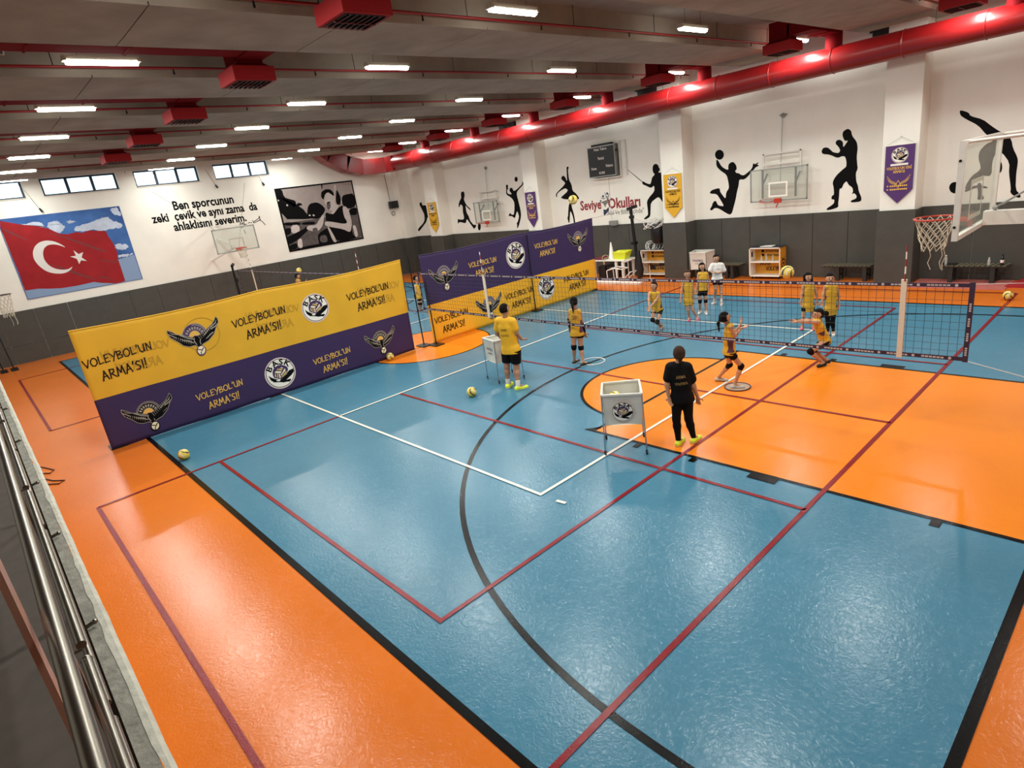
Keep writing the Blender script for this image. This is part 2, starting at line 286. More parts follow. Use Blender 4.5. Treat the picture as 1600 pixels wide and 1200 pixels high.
# ---- traced outlines, in metres on their own walls, and the joints of the figures
SIL={'handball':[[(-11.22,3.963),(-11.228,3.727),(-11.067,3.565),(-10.895,3.444),(-10.84,3.356),(-10.798,3.166),(-10.779,2.977),(-10.887,2.85),(-10.916,2.631),(-11.041,2.789),(-11.11,2.89),(-11.114,2.985),(-11.178,3.012),(-11.419,2.969),(-11.499,2.9),(-11.472,2.849),(-11.243,2.826),(-11.117,2.646),(-10.969,2.391),(-11.147,2.424),(-11.213,2.461),(-11.274,2.594),(-11.334,2.598),(-11.41,2.517),(-11.425,2.443),(-11.501,2.35),(-11.503,2.296),(-11.442,2.281),(-11.33,2.361),(-11.185,2.341),(-10.869,2.139),(-10.764,2.101),(-10.693,2.15),(-10.656,2.254),(-10.545,2.604),(-10.495,2.849),(-10.435,3.029),(-10.413,3.228),(-10.23,3.198),(-10.041,3.346),(-10.018,3.434),(-9.942,3.446),(-9.833,3.553),(-9.748,3.573),(-9.737,3.611),(-9.811,3.619),(-9.747,3.661),(-9.758,3.692),(-9.876,3.636),(-9.901,3.679),(-9.929,3.672),(-9.963,3.527),(-10.073,3.44),(-10.239,3.336),(-10.339,3.356),(-10.428,3.426),(-10.506,3.434),(-10.562,3.511),(-10.493,3.544),(-10.502,3.667),(-10.579,3.776),(-10.646,3.808),(-10.761,3.767),(-10.797,3.679),(-10.788,3.576),(-10.857,3.583),(-11.029,3.694),(-11.152,3.903)],[(-10.938,4.065),(-10.947,4.018),(-10.971,3.976),(-11.008,3.946),(-11.053,3.928),(-11.104,3.927),(-11.154,3.94),(-11.199,3.968),(-11.235,4.008),(-11.257,4.055),(-11.263,4.105),(-11.254,4.153),(-11.229,4.195),(-11.192,4.225),(-11.145,4.242),(-11.095,4.243),(-11.045,4.229),(-11.001,4.201),(-10.966,4.162),(-10.944,4.115)]],'boxer':[[(-7.2,4.045),(-7.236,4.149),(-7.22,4.245),(-7.1,4.308),(-7.001,4.237),(-6.971,4.087),(-6.845,3.923),(-6.806,3.746),(-6.827,3.503),(-6.808,3.327),(-6.782,3.174),(-6.833,3.054),(-6.812,2.825),(-6.758,2.693),(-6.74,2.564),(-6.646,2.34),(-6.666,2.238),(-6.923,2.231),(-6.95,2.285),(-6.792,2.338),(-6.783,2.414),(-6.847,2.496),(-6.908,2.476),(-6.921,2.49),(-6.885,2.525),(-6.903,2.655),(-7.017,2.742),(-7.072,2.862),(-7.156,2.78),(-7.202,2.655),(-7.265,2.661),(-7.269,2.4),(-7.289,2.217),(-7.273,2.124),(-7.452,2.069),(-7.608,2.052),(-7.615,2.106),(-7.456,2.202),(-7.406,2.252),(-7.396,2.357),(-7.487,2.364),(-7.477,2.469),(-7.413,2.49),(-7.424,2.674),(-7.47,2.861),(-7.379,3.033),(-7.183,3.205),(-7.098,3.259),(-7.096,3.385),(-7.133,3.54),(-7.209,3.574),(-7.344,3.527),(-7.576,3.657),(-7.77,3.693),(-7.811,3.775),(-7.761,3.871),(-7.633,3.867),(-7.541,3.779),(-7.476,3.708),(-7.324,3.663),(-7.276,3.733),(-7.329,3.84),(-7.42,3.939),(-7.398,4.023),(-7.299,4.039),(-7.21,3.96),(-7.204,3.798),(-7.122,3.911),(-7.076,3.979),(-7.161,3.978)]],'gymnast':[[(-4.441,4.332),(-4.384,4.328),(-4.238,4.251),(-4.204,4.166),(-3.933,4.045),(-3.742,3.859),(-3.569,3.709),(-3.402,3.607),(-3.311,3.471),(-3.266,3.279),(-3.153,3.047),(-3.133,2.92),(-3.141,2.669),(-3.116,2.284),(-3.011,2.147),(-2.992,2.082),(-3.056,2.07),(-3.213,2.196),(-3.212,2.325),(-3.287,2.684),(-3.298,2.939),(-3.467,3.196),(-3.55,3.222),(-3.622,3.136),(-3.648,2.979),(-3.632,2.655),(-3.798,2.672),(-3.955,2.555),(-4.132,2.304),(-4.172,2.442),(-4.051,2.697),(-3.893,2.812),(-3.874,2.908),(-3.947,3.111),(-3.936,3.303),(-3.812,3.446),(-3.656,3.503),(-3.832,3.669),(-4.017,3.917),(-4.281,4.1),(-4.417,4.217)],[(-3.435,2.853),(-3.433,2.808),(-3.437,2.769),(-3.446,2.738),(-3.459,2.719),(-3.475,2.713),(-3.492,2.722),(-3.51,2.745),(-3.525,2.778),(-3.536,2.82),(-3.543,2.865),(-3.544,2.91),(-3.541,2.949),(-3.532,2.98),(-3.518,2.999),(-3.502,3.004),(-3.485,2.995),(-3.468,2.973),(-3.453,2.939),(-3.442,2.898)],[(-4.263,2.423),(-4.266,2.378),(-4.28,2.339),(-4.306,2.309),(-4.339,2.291),(-4.378,2.287),(-4.418,2.297),(-4.455,2.321),(-4.486,2.356),(-4.507,2.399),(-4.517,2.445),(-4.515,2.49),(-4.499,2.53),(-4.474,2.559),(-4.44,2.577),(-4.401,2.581),(-4.362,2.57),(-4.325,2.546),(-4.294,2.511),(-4.273,2.469)],[(-3.922,2.503),(-3.825,2.51),(-3.801,2.243),(-3.718,2.087),(-3.886,2.083),(-3.869,2.216)],[(-4.167,2.374),(-3.919,2.469),(-3.691,2.399),(-3.686,2.35),(-3.913,2.402),(-4.16,2.289)]],'fencer':[[(-13.776,3.995),(-13.719,4.071),(-13.616,4.084),(-13.531,4.029),(-13.512,3.946),(-13.465,3.89),(-13.483,3.82),(-13.521,3.814),(-13.537,3.764),(-13.487,3.759),(-13.361,3.756),(-13.241,3.672),(-13.207,3.423),(-13.325,3.145),(-13.285,2.975),(-13.206,2.635),(-13.156,2.21),(-13.118,2.017),(-13.244,2.023),(-13.277,2.302),(-13.394,2.669),(-13.546,2.87),(-13.621,2.907),(-13.946,2.729),(-13.978,2.473),(-14.01,2.215),(-14.177,2.136),(-14.286,2.12),(-14.31,2.154),(-14.168,2.245),(-14.098,2.285),(-14.107,2.524),(-14.127,2.785),(-13.983,2.946),(-13.761,3.119),(-13.749,3.286),(-13.773,3.32),(-13.908,3.247),(-14.161,3.375),(-14.252,3.405),(-14.29,3.493),(-14.242,3.531),(-14.103,3.444),(-13.924,3.386),(-13.879,3.466),(-13.828,3.628),(-13.693,3.718),(-13.765,3.788),(-13.785,3.872)],[(-15.048,4.114),(-15.008,4.099),(-14.244,3.51),(-14.264,3.487)]],'dancer':[[(-18.001,4.454),(-17.91,4.461),(-17.873,4.408),(-17.942,4.342),(-17.939,3.937),(-17.817,3.733),(-17.8,3.484),(-17.616,3.351),(-17.464,3.156),(-17.546,3.098),(-17.784,3.213),(-17.879,3.177),(-17.947,2.898),(-17.848,2.517),(-17.829,2.317),(-17.814,2.094),(-17.905,2.098),(-17.911,2.388),(-17.999,2.637),(-18.041,2.661),(-18.108,2.399),(-18.154,2.177),(-18.201,2.179),(-18.248,2.395),(-18.191,2.47),(-18.129,2.8),(-18.038,3.014),(-18.035,3.145),(-18.337,3.178),(-18.498,3.246),(-18.461,3.287),(-18.03,3.504),(-18.18,3.625),(-18.502,3.532),(-18.708,3.417),(-18.712,3.284),(-18.771,3.311),(-18.77,3.422),(-18.663,3.502),(-18.493,3.597),(-18.324,3.692),(-18.169,3.808),(-18.178,3.852),(-18.358,3.988),(-18.362,4.064),(-18.243,4.143),(-18.119,4.051),(-18.079,3.907),(-18.039,3.936),(-18.019,4.329)]],'spiker':[[(-20.709,4.129),(-20.672,4.074),(-20.705,3.983),(-20.986,3.84),(-21.188,3.71),(-21.216,3.563),(-21.148,3.238),(-21.089,2.868),(-21.101,2.631),(-21.255,2.334),(-21.349,2.184),(-21.449,2.089),(-21.485,2.113),(-21.448,2.233),(-21.471,2.322),(-21.377,2.383),(-21.254,2.596),(-21.266,2.705),(-21.316,2.871),(-21.42,2.758),(-21.546,2.535),(-21.737,2.666),(-21.939,2.666),(-21.945,2.722),(-21.823,2.825),(-21.772,2.745),(-21.596,2.702),(-21.505,2.916),(-21.438,3.258),(-21.551,3.439),(-21.712,3.548),(-21.939,3.663),(-21.871,3.917),(-21.874,4.067),(-21.769,4.09),(-21.712,4.042),(-21.766,3.94),(-21.705,3.913),(-21.814,3.869),(-21.855,3.7),(-21.597,3.625),(-21.554,3.675),(-21.665,3.781),(-21.662,3.877),(-21.55,3.942),(-21.445,3.891),(-21.404,3.77),(-21.219,3.797),(-20.97,3.923),(-20.779,4.011),(-20.744,4.111)],[(-21.025,4.253),(-21.037,4.22),(-21.057,4.192),(-21.085,4.17),(-21.117,4.158),(-21.15,4.156),(-21.181,4.164),(-21.208,4.182),(-21.226,4.208),(-21.235,4.239),(-21.234,4.273),(-21.222,4.305),(-21.202,4.334),(-21.174,4.355),(-21.142,4.367),(-21.109,4.369),(-21.078,4.361),(-21.052,4.343),(-21.033,4.317),(-21.024,4.286)]],'runner':[[(-25.284,4.027),(-25.085,4.077),(-25.004,3.96),(-25.048,3.788),(-25.149,3.684),(-25.003,3.385),(-24.721,3.189),(-24.712,3.078),(-24.988,3.295),(-25.075,3.39),(-25.092,3.033),(-24.953,2.846),(-24.899,2.618),(-24.664,2.382),(-24.478,2.396),(-24.458,2.327),(-24.662,2.178),(-24.732,2.249),(-25.02,2.579),(-25.133,2.72),(-25.258,2.522),(-25.338,2.503),(-25.772,2.593),(-25.911,2.507),(-25.943,2.532),(-25.883,2.76),(-25.743,2.706),(-25.404,2.689),(-25.338,2.799),(-25.375,3.096),(-25.307,3.361),(-25.469,3.462),(-25.627,3.292),(-25.656,3.384),(-25.551,3.58),(-25.315,3.764),(-25.318,3.897)],[(-24.118,2.277),(-24.137,2.22),(-24.166,2.169),(-24.2,2.129),(-24.238,2.103),(-24.276,2.096),(-24.309,2.106),(-24.334,2.134),(-24.35,2.176),(-24.353,2.229),(-24.345,2.287),(-24.326,2.344),(-24.298,2.395),(-24.263,2.435),(-24.225,2.46),(-24.188,2.467),(-24.155,2.456),(-24.13,2.429),(-24.114,2.387),(-24.11,2.334)]],'hockey':[[(-29.085,3.759),(-28.916,3.82),(-28.852,3.743),(-28.846,3.622),(-28.54,3.625),(-28.372,3.47),(-28.346,3.131),(-28.378,2.745),(-28.309,2.546),(-28.366,2.5),(-28.503,3.043),(-28.721,2.761),(-28.889,2.646),(-29.596,2.252),(-29.706,2.282),(-29.656,2.406),(-29.056,2.679),(-28.864,2.867),(-28.817,3.158),(-28.929,3.36),(-29.042,3.562),(-29.116,3.664)]]}
PHOTO=[('k',[(12.564,5.412),(12.956,5.371),(12.984,4.96),(13.197,4.857),(13.515,4.741),(13.492,4.519),(13.374,4.469),(13.205,4.49),(13.458,4.523),(13.627,4.631),(13.817,4.544),(13.801,4.481),(13.587,4.475),(13.821,4.284),(13.912,4.077),(14.089,3.923),(14.127,3.786),(13.63,3.82),(12.651,3.954)]),('k',[(13.938,4.041),(14.113,4.443),(14.317,4.533),(14.609,4.531),(14.832,4.389),(14.992,4.137),(14.835,3.958),(14.553,3.728),(13.986,3.805)]),('k',[(16.044,4.682),(16.41,4.743),(16.765,4.738),(16.767,4.087),(16.301,3.973),(15.968,4.218)]),('k',[(16.301,3.973),(16.759,4.054),(16.74,3.641),(16.266,3.669)]),('k',[(12.594,3.801),(13.495,3.708),(13.488,3.546),(12.607,3.655)]),('k',[(13.555,3.667),(14.271,3.634),(14.252,3.487),(13.527,3.557)]),('k',[(12.637,3.506),(12.946,3.493),(12.872,3.211),(12.588,3.189)]),('g',[(12.978,3.618),(13.393,3.592),(13.372,3.234),(12.906,3.206)]),('m',[(13.451,3.123),(14.258,3.001),(14.178,2.541),(13.329,2.512)]),('k',[(14.258,3.001),(14.963,3.268),(15.172,2.414),(14.225,2.431),(14.219,2.703)]),('m',[(14.34,2.887),(14.718,2.897),(14.737,2.519),(14.294,2.556)]),('k',[(12.622,3.054),(12.747,3.132),(13.577,3.336),(13.761,3.49),(13.856,3.295),(13.597,3.134),(13.137,2.875),(12.598,2.698)]),('k',[(12.59,2.667),(13.104,2.748),(13.03,2.462),(12.566,2.441)]),('k',[(13.295,2.517),(15.151,2.487),(16.809,2.4),(16.793,2.332),(12.549,2.377)]),('k',[(14.923,4.013),(15.294,3.831),(15.809,4.204),(16.196,4.191),(16.292,3.285),(16.183,2.674),(16.493,2.45),(15.18,2.448),(14.93,3.137),(14.866,3.484)]),('s',[(15.96,4.186),(16.18,4.125),(16.284,3.907),(16.311,3.282),(16.147,2.854),(16.023,2.837),(15.75,3.017),(14.963,3.268),(14.76,3.364),(14.809,3.559),(15.241,3.466),(15.854,3.278),(16.061,3.317),(15.914,3.681)]),('s',[(14.746,3.902),(14.838,3.824),(14.652,3.38),(14.326,3.125),(14.007,3.173),(13.777,3.273),(13.74,3.411),(13.905,3.486),(14.257,3.436),(14.545,3.696)]),('m',[(14.039,3.301),(14.304,3.329),(14.326,3.125),(14.038,3.151)]),('s',[(14.853,3.284),(14.963,3.268),(15.205,2.547),(15.172,2.414),(15.003,2.511)]),('s',[(15.081,4.789),(15.283,4.998),(15.582,4.833),(15.682,4.622),(15.601,4.297),(15.809,4.204),(15.331,3.826),(15.236,3.905),(15.388,4.054),(15.159,4.05),(15.081,4.193),(15.057,4.395),(15.001,4.468)]),('m',[(15.11,4.455),(15.272,4.503),(15.334,4.295),(15.159,4.05),(15.081,4.193)]),('k',[(15.146,4.451),(15.364,4.492),(15.352,4.443),(15.171,4.398)]),('k',[(14.909,4.841),(14.993,5.029),(15.275,5.114),(15.523,5.055),(15.667,4.791),(15.624,4.695),(15.377,4.922),(15.231,4.937),(15.081,4.789),(14.997,4.601),(14.913,4.71)]),('s',[(15.723,5.249),(15.843,5.27),(15.832,5.072),(15.709,4.886),(15.682,4.622),(15.605,4.698),(15.659,4.991)]),('s',[(15.808,4.975),(15.912,4.931),(16.001,4.35),(15.909,4.293)]),('k',[(15.8,4.943),(15.861,5.036),(15.982,4.588),(15.863,4.265),(15.676,4.288),(15.65,4.492)]),('k',[(15.041,5.366),(15.118,5.375),(15.053,5.12),(15.017,5.124)]),('g',[(16.298,3.145),(16.492,3.118),(16.526,2.586),(16.383,2.502),(16.322,2.582)]),('g',[(13.137,2.875),(13.367,2.938),(13.329,2.512),(13.167,2.439),(13.063,2.589)]),('g',[(12.586,4.864),(12.647,4.904),(12.697,4.836),(12.635,4.796)]),('g',[(12.971,4.582),(13.043,4.637),(13.087,4.568),(13.013,4.52)]),('g',[(13.992,3.969),(14.074,4.007),(14.132,3.95),(14.05,3.912)]),('g',[(14.203,3.941),(14.281,3.99),(14.344,3.922),(14.252,3.875)])]
FLAG={'flag':[(1.939,5.352),(2.464,5.154),(3.077,4.976),(3.348,4.845),(3.572,4.645),(3.838,4.567),(4.179,4.61),(4.358,4.545),(4.578,4.607),(5.163,4.501),(5.195,4.262),(5.284,3.973),(5.318,3.61),(5.266,3.379),(5.271,2.976),(5.265,2.407),(5.048,2.349),(4.879,2.384),(4.386,2.506),(4.169,2.59),(3.55,2.56),(3.027,2.572),(2.659,2.631),(2.304,2.706),(1.882,2.72),(1.905,3.389),(1.887,4.271),(1.858,5.099)],'cres':[(3.651,4.067),(3.536,4.219),(3.331,4.383),(3.099,4.45),(2.872,4.42),(2.675,4.286),(2.551,4.085),(2.502,3.834),(2.571,3.56),(2.741,3.302),(2.956,3.176),(3.196,3.118),(3.397,3.137),(3.555,3.222),(3.647,3.34),(3.498,3.252),(3.302,3.251),(3.069,3.334),(2.897,3.499),(2.815,3.741),(2.848,3.997),(2.954,4.184),(3.106,4.27),(3.295,4.266),(3.466,4.2)],'star':[(3.857,3.938),(3.985,3.762),(4.15,3.811),(4.041,3.617),(4.175,3.449),(3.985,3.511),(3.883,3.374),(3.866,3.59),(3.675,3.72),(3.87,3.713)],'fold1':[(1.869,5.133),(2.104,4.956),(2.566,4.524),(2.778,4.416),(2.433,4.581),(2.026,4.896)],'fold2':[(3.076,4.775),(3.641,4.559),(4.162,4.232),(4.932,3.736),(4.981,3.668),(4.788,3.721),(4.192,4.112),(3.625,4.506)],'fold3':[(2.89,3.576),(3.442,3.282),(3.875,2.965),(4.387,2.626),(3.957,2.792),(3.408,3.173)],'fold4':[(4.517,3.395),(4.824,3.379),(5.131,3.224),(5.25,3.383),(5.164,3.157),(4.84,3.316)],'fold5':[(4.215,2.74),(4.636,2.756),(4.84,2.493),(4.986,2.382),(4.581,2.687)],'pole':[(1.849,5.072),(1.878,5.025),(1.814,2.349),(1.711,2.342),(1.717,4.659)],'cl1':[(2.458,5.137),(2.702,5.149),(2.989,5.189),(3.15,5.112),(3.25,4.933),(3.071,4.959),(2.735,5.062)],'cl2':[(3.261,4.968),(3.466,5.123),(3.684,5.111),(3.799,4.965),(3.859,4.845),(3.68,4.684),(3.547,4.667),(3.348,4.845)],'cl3':[(4.044,4.705),(4.32,4.854),(4.598,4.891),(4.885,4.946),(5.104,4.992),(5.397,5.049),(5.543,4.836),(5.793,4.723),(5.817,4.562),(5.454,4.536),(5.168,4.52),(4.584,4.626),(4.364,4.563)],'cl4':[(5.307,3.93),(5.528,3.954),(5.751,3.857),(5.821,3.726),(5.545,3.652),(5.318,3.73)],'cl5':[(5.301,3.494),(5.678,3.488),(5.892,3.471),(5.794,3.387),(5.5,3.378),(5.283,3.376)],'cl6':[(5.554,5.337),(5.813,5.382),(5.905,5.215),(5.906,4.981),(5.622,5.097)],'cl7':[(3.956,5.055),(4.066,5.096),(4.306,5.026),(4.158,4.971),(4.016,4.935)]}
LOGO=[('k',[(-0.901,0.072),(-0.678,-0.158),(-0.418,-0.346),(-0.087,-0.481),(0.012,-0.406),(0.409,-0.209),(0.651,0.009),(1.015,0.06),(1.006,-0.179),(0.764,-0.376),(0.304,-0.606),(0.618,-0.627),(0.651,-0.716),(0.516,-0.812),(0.266,-0.755),(0.057,-0.743),(-0.182,-0.639),(-0.621,-0.522),(-0.818,-0.299)]),('p',[(-0.558,0.2),(-0.472,0.385),(-0.287,0.54),(-0.036,0.609),(0.215,0.57),(0.472,0.439),(0.612,0.263),(0.621,0.101),(0.484,-0.125),(0.221,-0.31),(-0.033,-0.472),(-0.218,-0.385),(-0.537,-0.203),(-0.573,-0.006)]),('c',[(-0.379,0.197),(-0.263,0.242),(0.072,0.122),(0.099,0.021),(-0.012,0.003),(-0.37,0.128)]),('y',[(-0.218,0.307),(-0.122,0.382),(0.17,0.293),(0.191,0.179),(0.128,0.134),(-0.048,0.266)]),('c',[(0.069,0.403),(0.245,0.376),(0.299,0.281),(0.197,0.299)]),('c',[(-0.006,-0.078),(0.101,-0.06),(0.364,0.233),(0.433,0.185),(0.388,0.066),(0.107,-0.14),(0.015,-0.191)]),('y',[(0.027,-0.251),(0.212,-0.146),(0.448,0.048),(0.484,-0.018),(0.397,-0.152),(0.14,-0.313),(0.006,-0.322)]),('y',[(-0.26,0.054),(-0.185,0.045),(-0.248,-0.296),(-0.325,-0.299)]),('c',[(-0.143,0.003),(-0.072,-0.018),(-0.048,-0.331),(-0.158,-0.352)]),('c',[(-0.409,0.075),(-0.367,0.09),(-0.379,-0.2),(-0.442,-0.14)]),('w',[(-0.442,-0.433),(-0.227,-0.409),(-0.134,-0.466),(-0.185,-0.555),(-0.382,-0.507)])]
EAGLE=[('b',[(0.276,-0.013),(0.277,0.037),(0.27,0.085),(0.255,0.131),(0.233,0.173),(0.205,0.209),(0.172,0.239),(0.134,0.261),(0.092,0.276),(0.048,0.283),(0.004,0.281),(-0.04,0.27),(-0.082,0.252),(-0.122,0.227),(-0.157,0.195),(-0.187,0.157),(-0.212,0.114),(-0.23,0.068),(-0.097,0.029),(-0.083,0.063),(-0.062,0.091),(-0.036,0.113),(-0.006,0.127),(0.026,0.132),(0.056,0.127),(0.084,0.114),(0.107,0.092),(0.123,0.063),(0.132,0.029),(0.132,-0.007)]),('l',[(0.256,-0.012),(0.257,0.034),(0.25,0.079),(0.237,0.121),(0.217,0.16),(0.191,0.194),(0.16,0.221),(0.125,0.242),(0.086,0.256),(0.046,0.262),(0.005,0.26),(-0.036,0.251),(-0.075,0.234),(-0.111,0.21),(-0.144,0.18),(-0.172,0.145),(-0.195,0.105),(-0.212,0.063),(-0.198,0.059),(-0.182,0.099),(-0.161,0.136),(-0.135,0.169),(-0.104,0.198),(-0.069,0.22),(-0.033,0.236),(0.006,0.245),(0.044,0.246),(0.082,0.241),(0.118,0.228),(0.151,0.208),(0.18,0.182),(0.205,0.15),(0.223,0.114),(0.236,0.074),(0.242,0.032),(0.241,-0.012)]),('y',[(0.119,-0.032),(0.125,-0.001),(0.124,0.03),(0.116,0.058),(0.103,0.083),(0.084,0.103),(0.061,0.117),(0.036,0.123),(0.01,0.122),(-0.017,0.114),(-0.041,0.1),(-0.062,0.079),(-0.079,0.053),(-0.091,0.025)]),('g',[(-0.114,0.074),(-0.159,0.102),(-0.137,0.134),(-0.098,0.098)]),('g',[(-0.085,0.113),(-0.119,0.154),(-0.09,0.178),(-0.063,0.131)]),('g',[(-0.047,0.141),(-0.068,0.192),(-0.033,0.206),(-0.021,0.152)]),('g',[(-0.003,0.156),(-0.009,0.213),(0.028,0.216),(0.024,0.159)]),('g',[(0.042,0.157),(0.052,0.214),(0.088,0.206),(0.068,0.151)]),('g',[(0.085,0.144),(0.11,0.197),(0.142,0.177),(0.108,0.13)]),('g',[(0.122,0.118),(0.16,0.161),(0.184,0.132),(0.139,0.097)]),('g',[(0.149,0.08),(0.197,0.11),(0.212,0.075),(0.16,0.054)]),('g',[(0.164,0.035),(0.218,0.049),(0.222,0.01),(0.167,0.006)]),('k',[(-0.482,0.268),(-0.401,0.215),(-0.327,0.137),(-0.198,0.075),(-0.043,-0.01),(0.005,0.021),(0.073,0.008),(0.158,0.024),(0.283,0.101),(0.418,0.177),(0.49,0.247),(0.544,0.328),(0.57,0.272),(0.569,0.194),(0.485,0.082),(0.409,-0.043),(0.261,-0.159),(0.126,-0.2),(0.095,-0.236),(0.023,-0.238),(-0.034,-0.188),(-0.154,-0.188),(-0.259,-0.136),(-0.33,-0.041),(-0.39,0.019),(-0.463,0.103),(-0.493,0.197)]),('l',[(-0.265,0.115),(-0.136,0.015),(-0.021,-0.038),(-0.027,-0.058),(-0.142,-0.005),(-0.28,0.097)]),('l',[(-0.307,0.04),(-0.224,-0.015),(-0.117,-0.056),(-0.036,-0.127),(-0.041,-0.142),(-0.133,-0.078),(-0.23,-0.035)]),('l',[(0.116,-0.053),(0.203,0.001),(0.337,0.109),(0.381,0.12),(0.219,-0.014),(0.132,-0.068)]),('l',[(0.127,-0.122),(0.246,-0.066),(0.404,0.014),(0.409,-0.004),(0.259,-0.092),(0.131,-0.146)]),('l',[(-0.015,-0.017),(-0.001,-0.021),(-0.017,-0.094),(0.016,-0.191),(-0.003,-0.186),(-0.034,-0.1)]),('l',[(0.106,-0.072),(0.12,-0.076),(0.093,-0.135),(0.095,-0.202),(0.08,-0.198),(0.079,-0.131)]),('l',[(-0.484,0.195),(-0.346,0.072),(-0.338,0.048),(-0.49,0.175)]),('l',[(0.362,0.125),(0.485,0.193),(0.547,0.266),(0.502,0.178),(0.378,0.11)]),('l',[(0.372,0.089),(0.49,0.137),(0.547,0.189),(0.494,0.113),(0.376,0.066)]),('l',[(-0.476,0.256),(-0.404,0.173),(-0.268,0.105),(-0.408,0.158)]),('b',[(0.154,-0.358),(0.137,-0.395),(0.111,-0.424),(0.078,-0.441),(0.044,-0.446),(0.011,-0.436),(-0.016,-0.414),(-0.034,-0.382),(-0.041,-0.343),(-0.036,-0.304),(-0.02,-0.268),(0.006,-0.239),(0.038,-0.221),(0.073,-0.217),(0.106,-0.226),(0.133,-0.248),(0.151,-0.28),(0.159,-0.318)]),('c',[(0.136,-0.347),(0.122,-0.377),(0.101,-0.401),(0.075,-0.415),(0.048,-0.419),(0.021,-0.411),(0.0,-0.393),(-0.015,-0.367),(-0.02,-0.336),(-0.016,-0.304),(-0.003,-0.274),(0.018,-0.251),(0.044,-0.236),(0.072,-0.233),(0.098,-0.24),(0.12,-0.258),(0.134,-0.284),(0.14,-0.315)]),('b',[(-0.018,-0.276),(0.066,-0.305),(0.064,-0.327),(-0.024,-0.296)]),('b',[(0.106,-0.272),(0.128,-0.284),(0.06,-0.359),(0.043,-0.349)]),('b',[(0.029,-0.362),(0.051,-0.357),(0.049,-0.435),(0.031,-0.429)])]
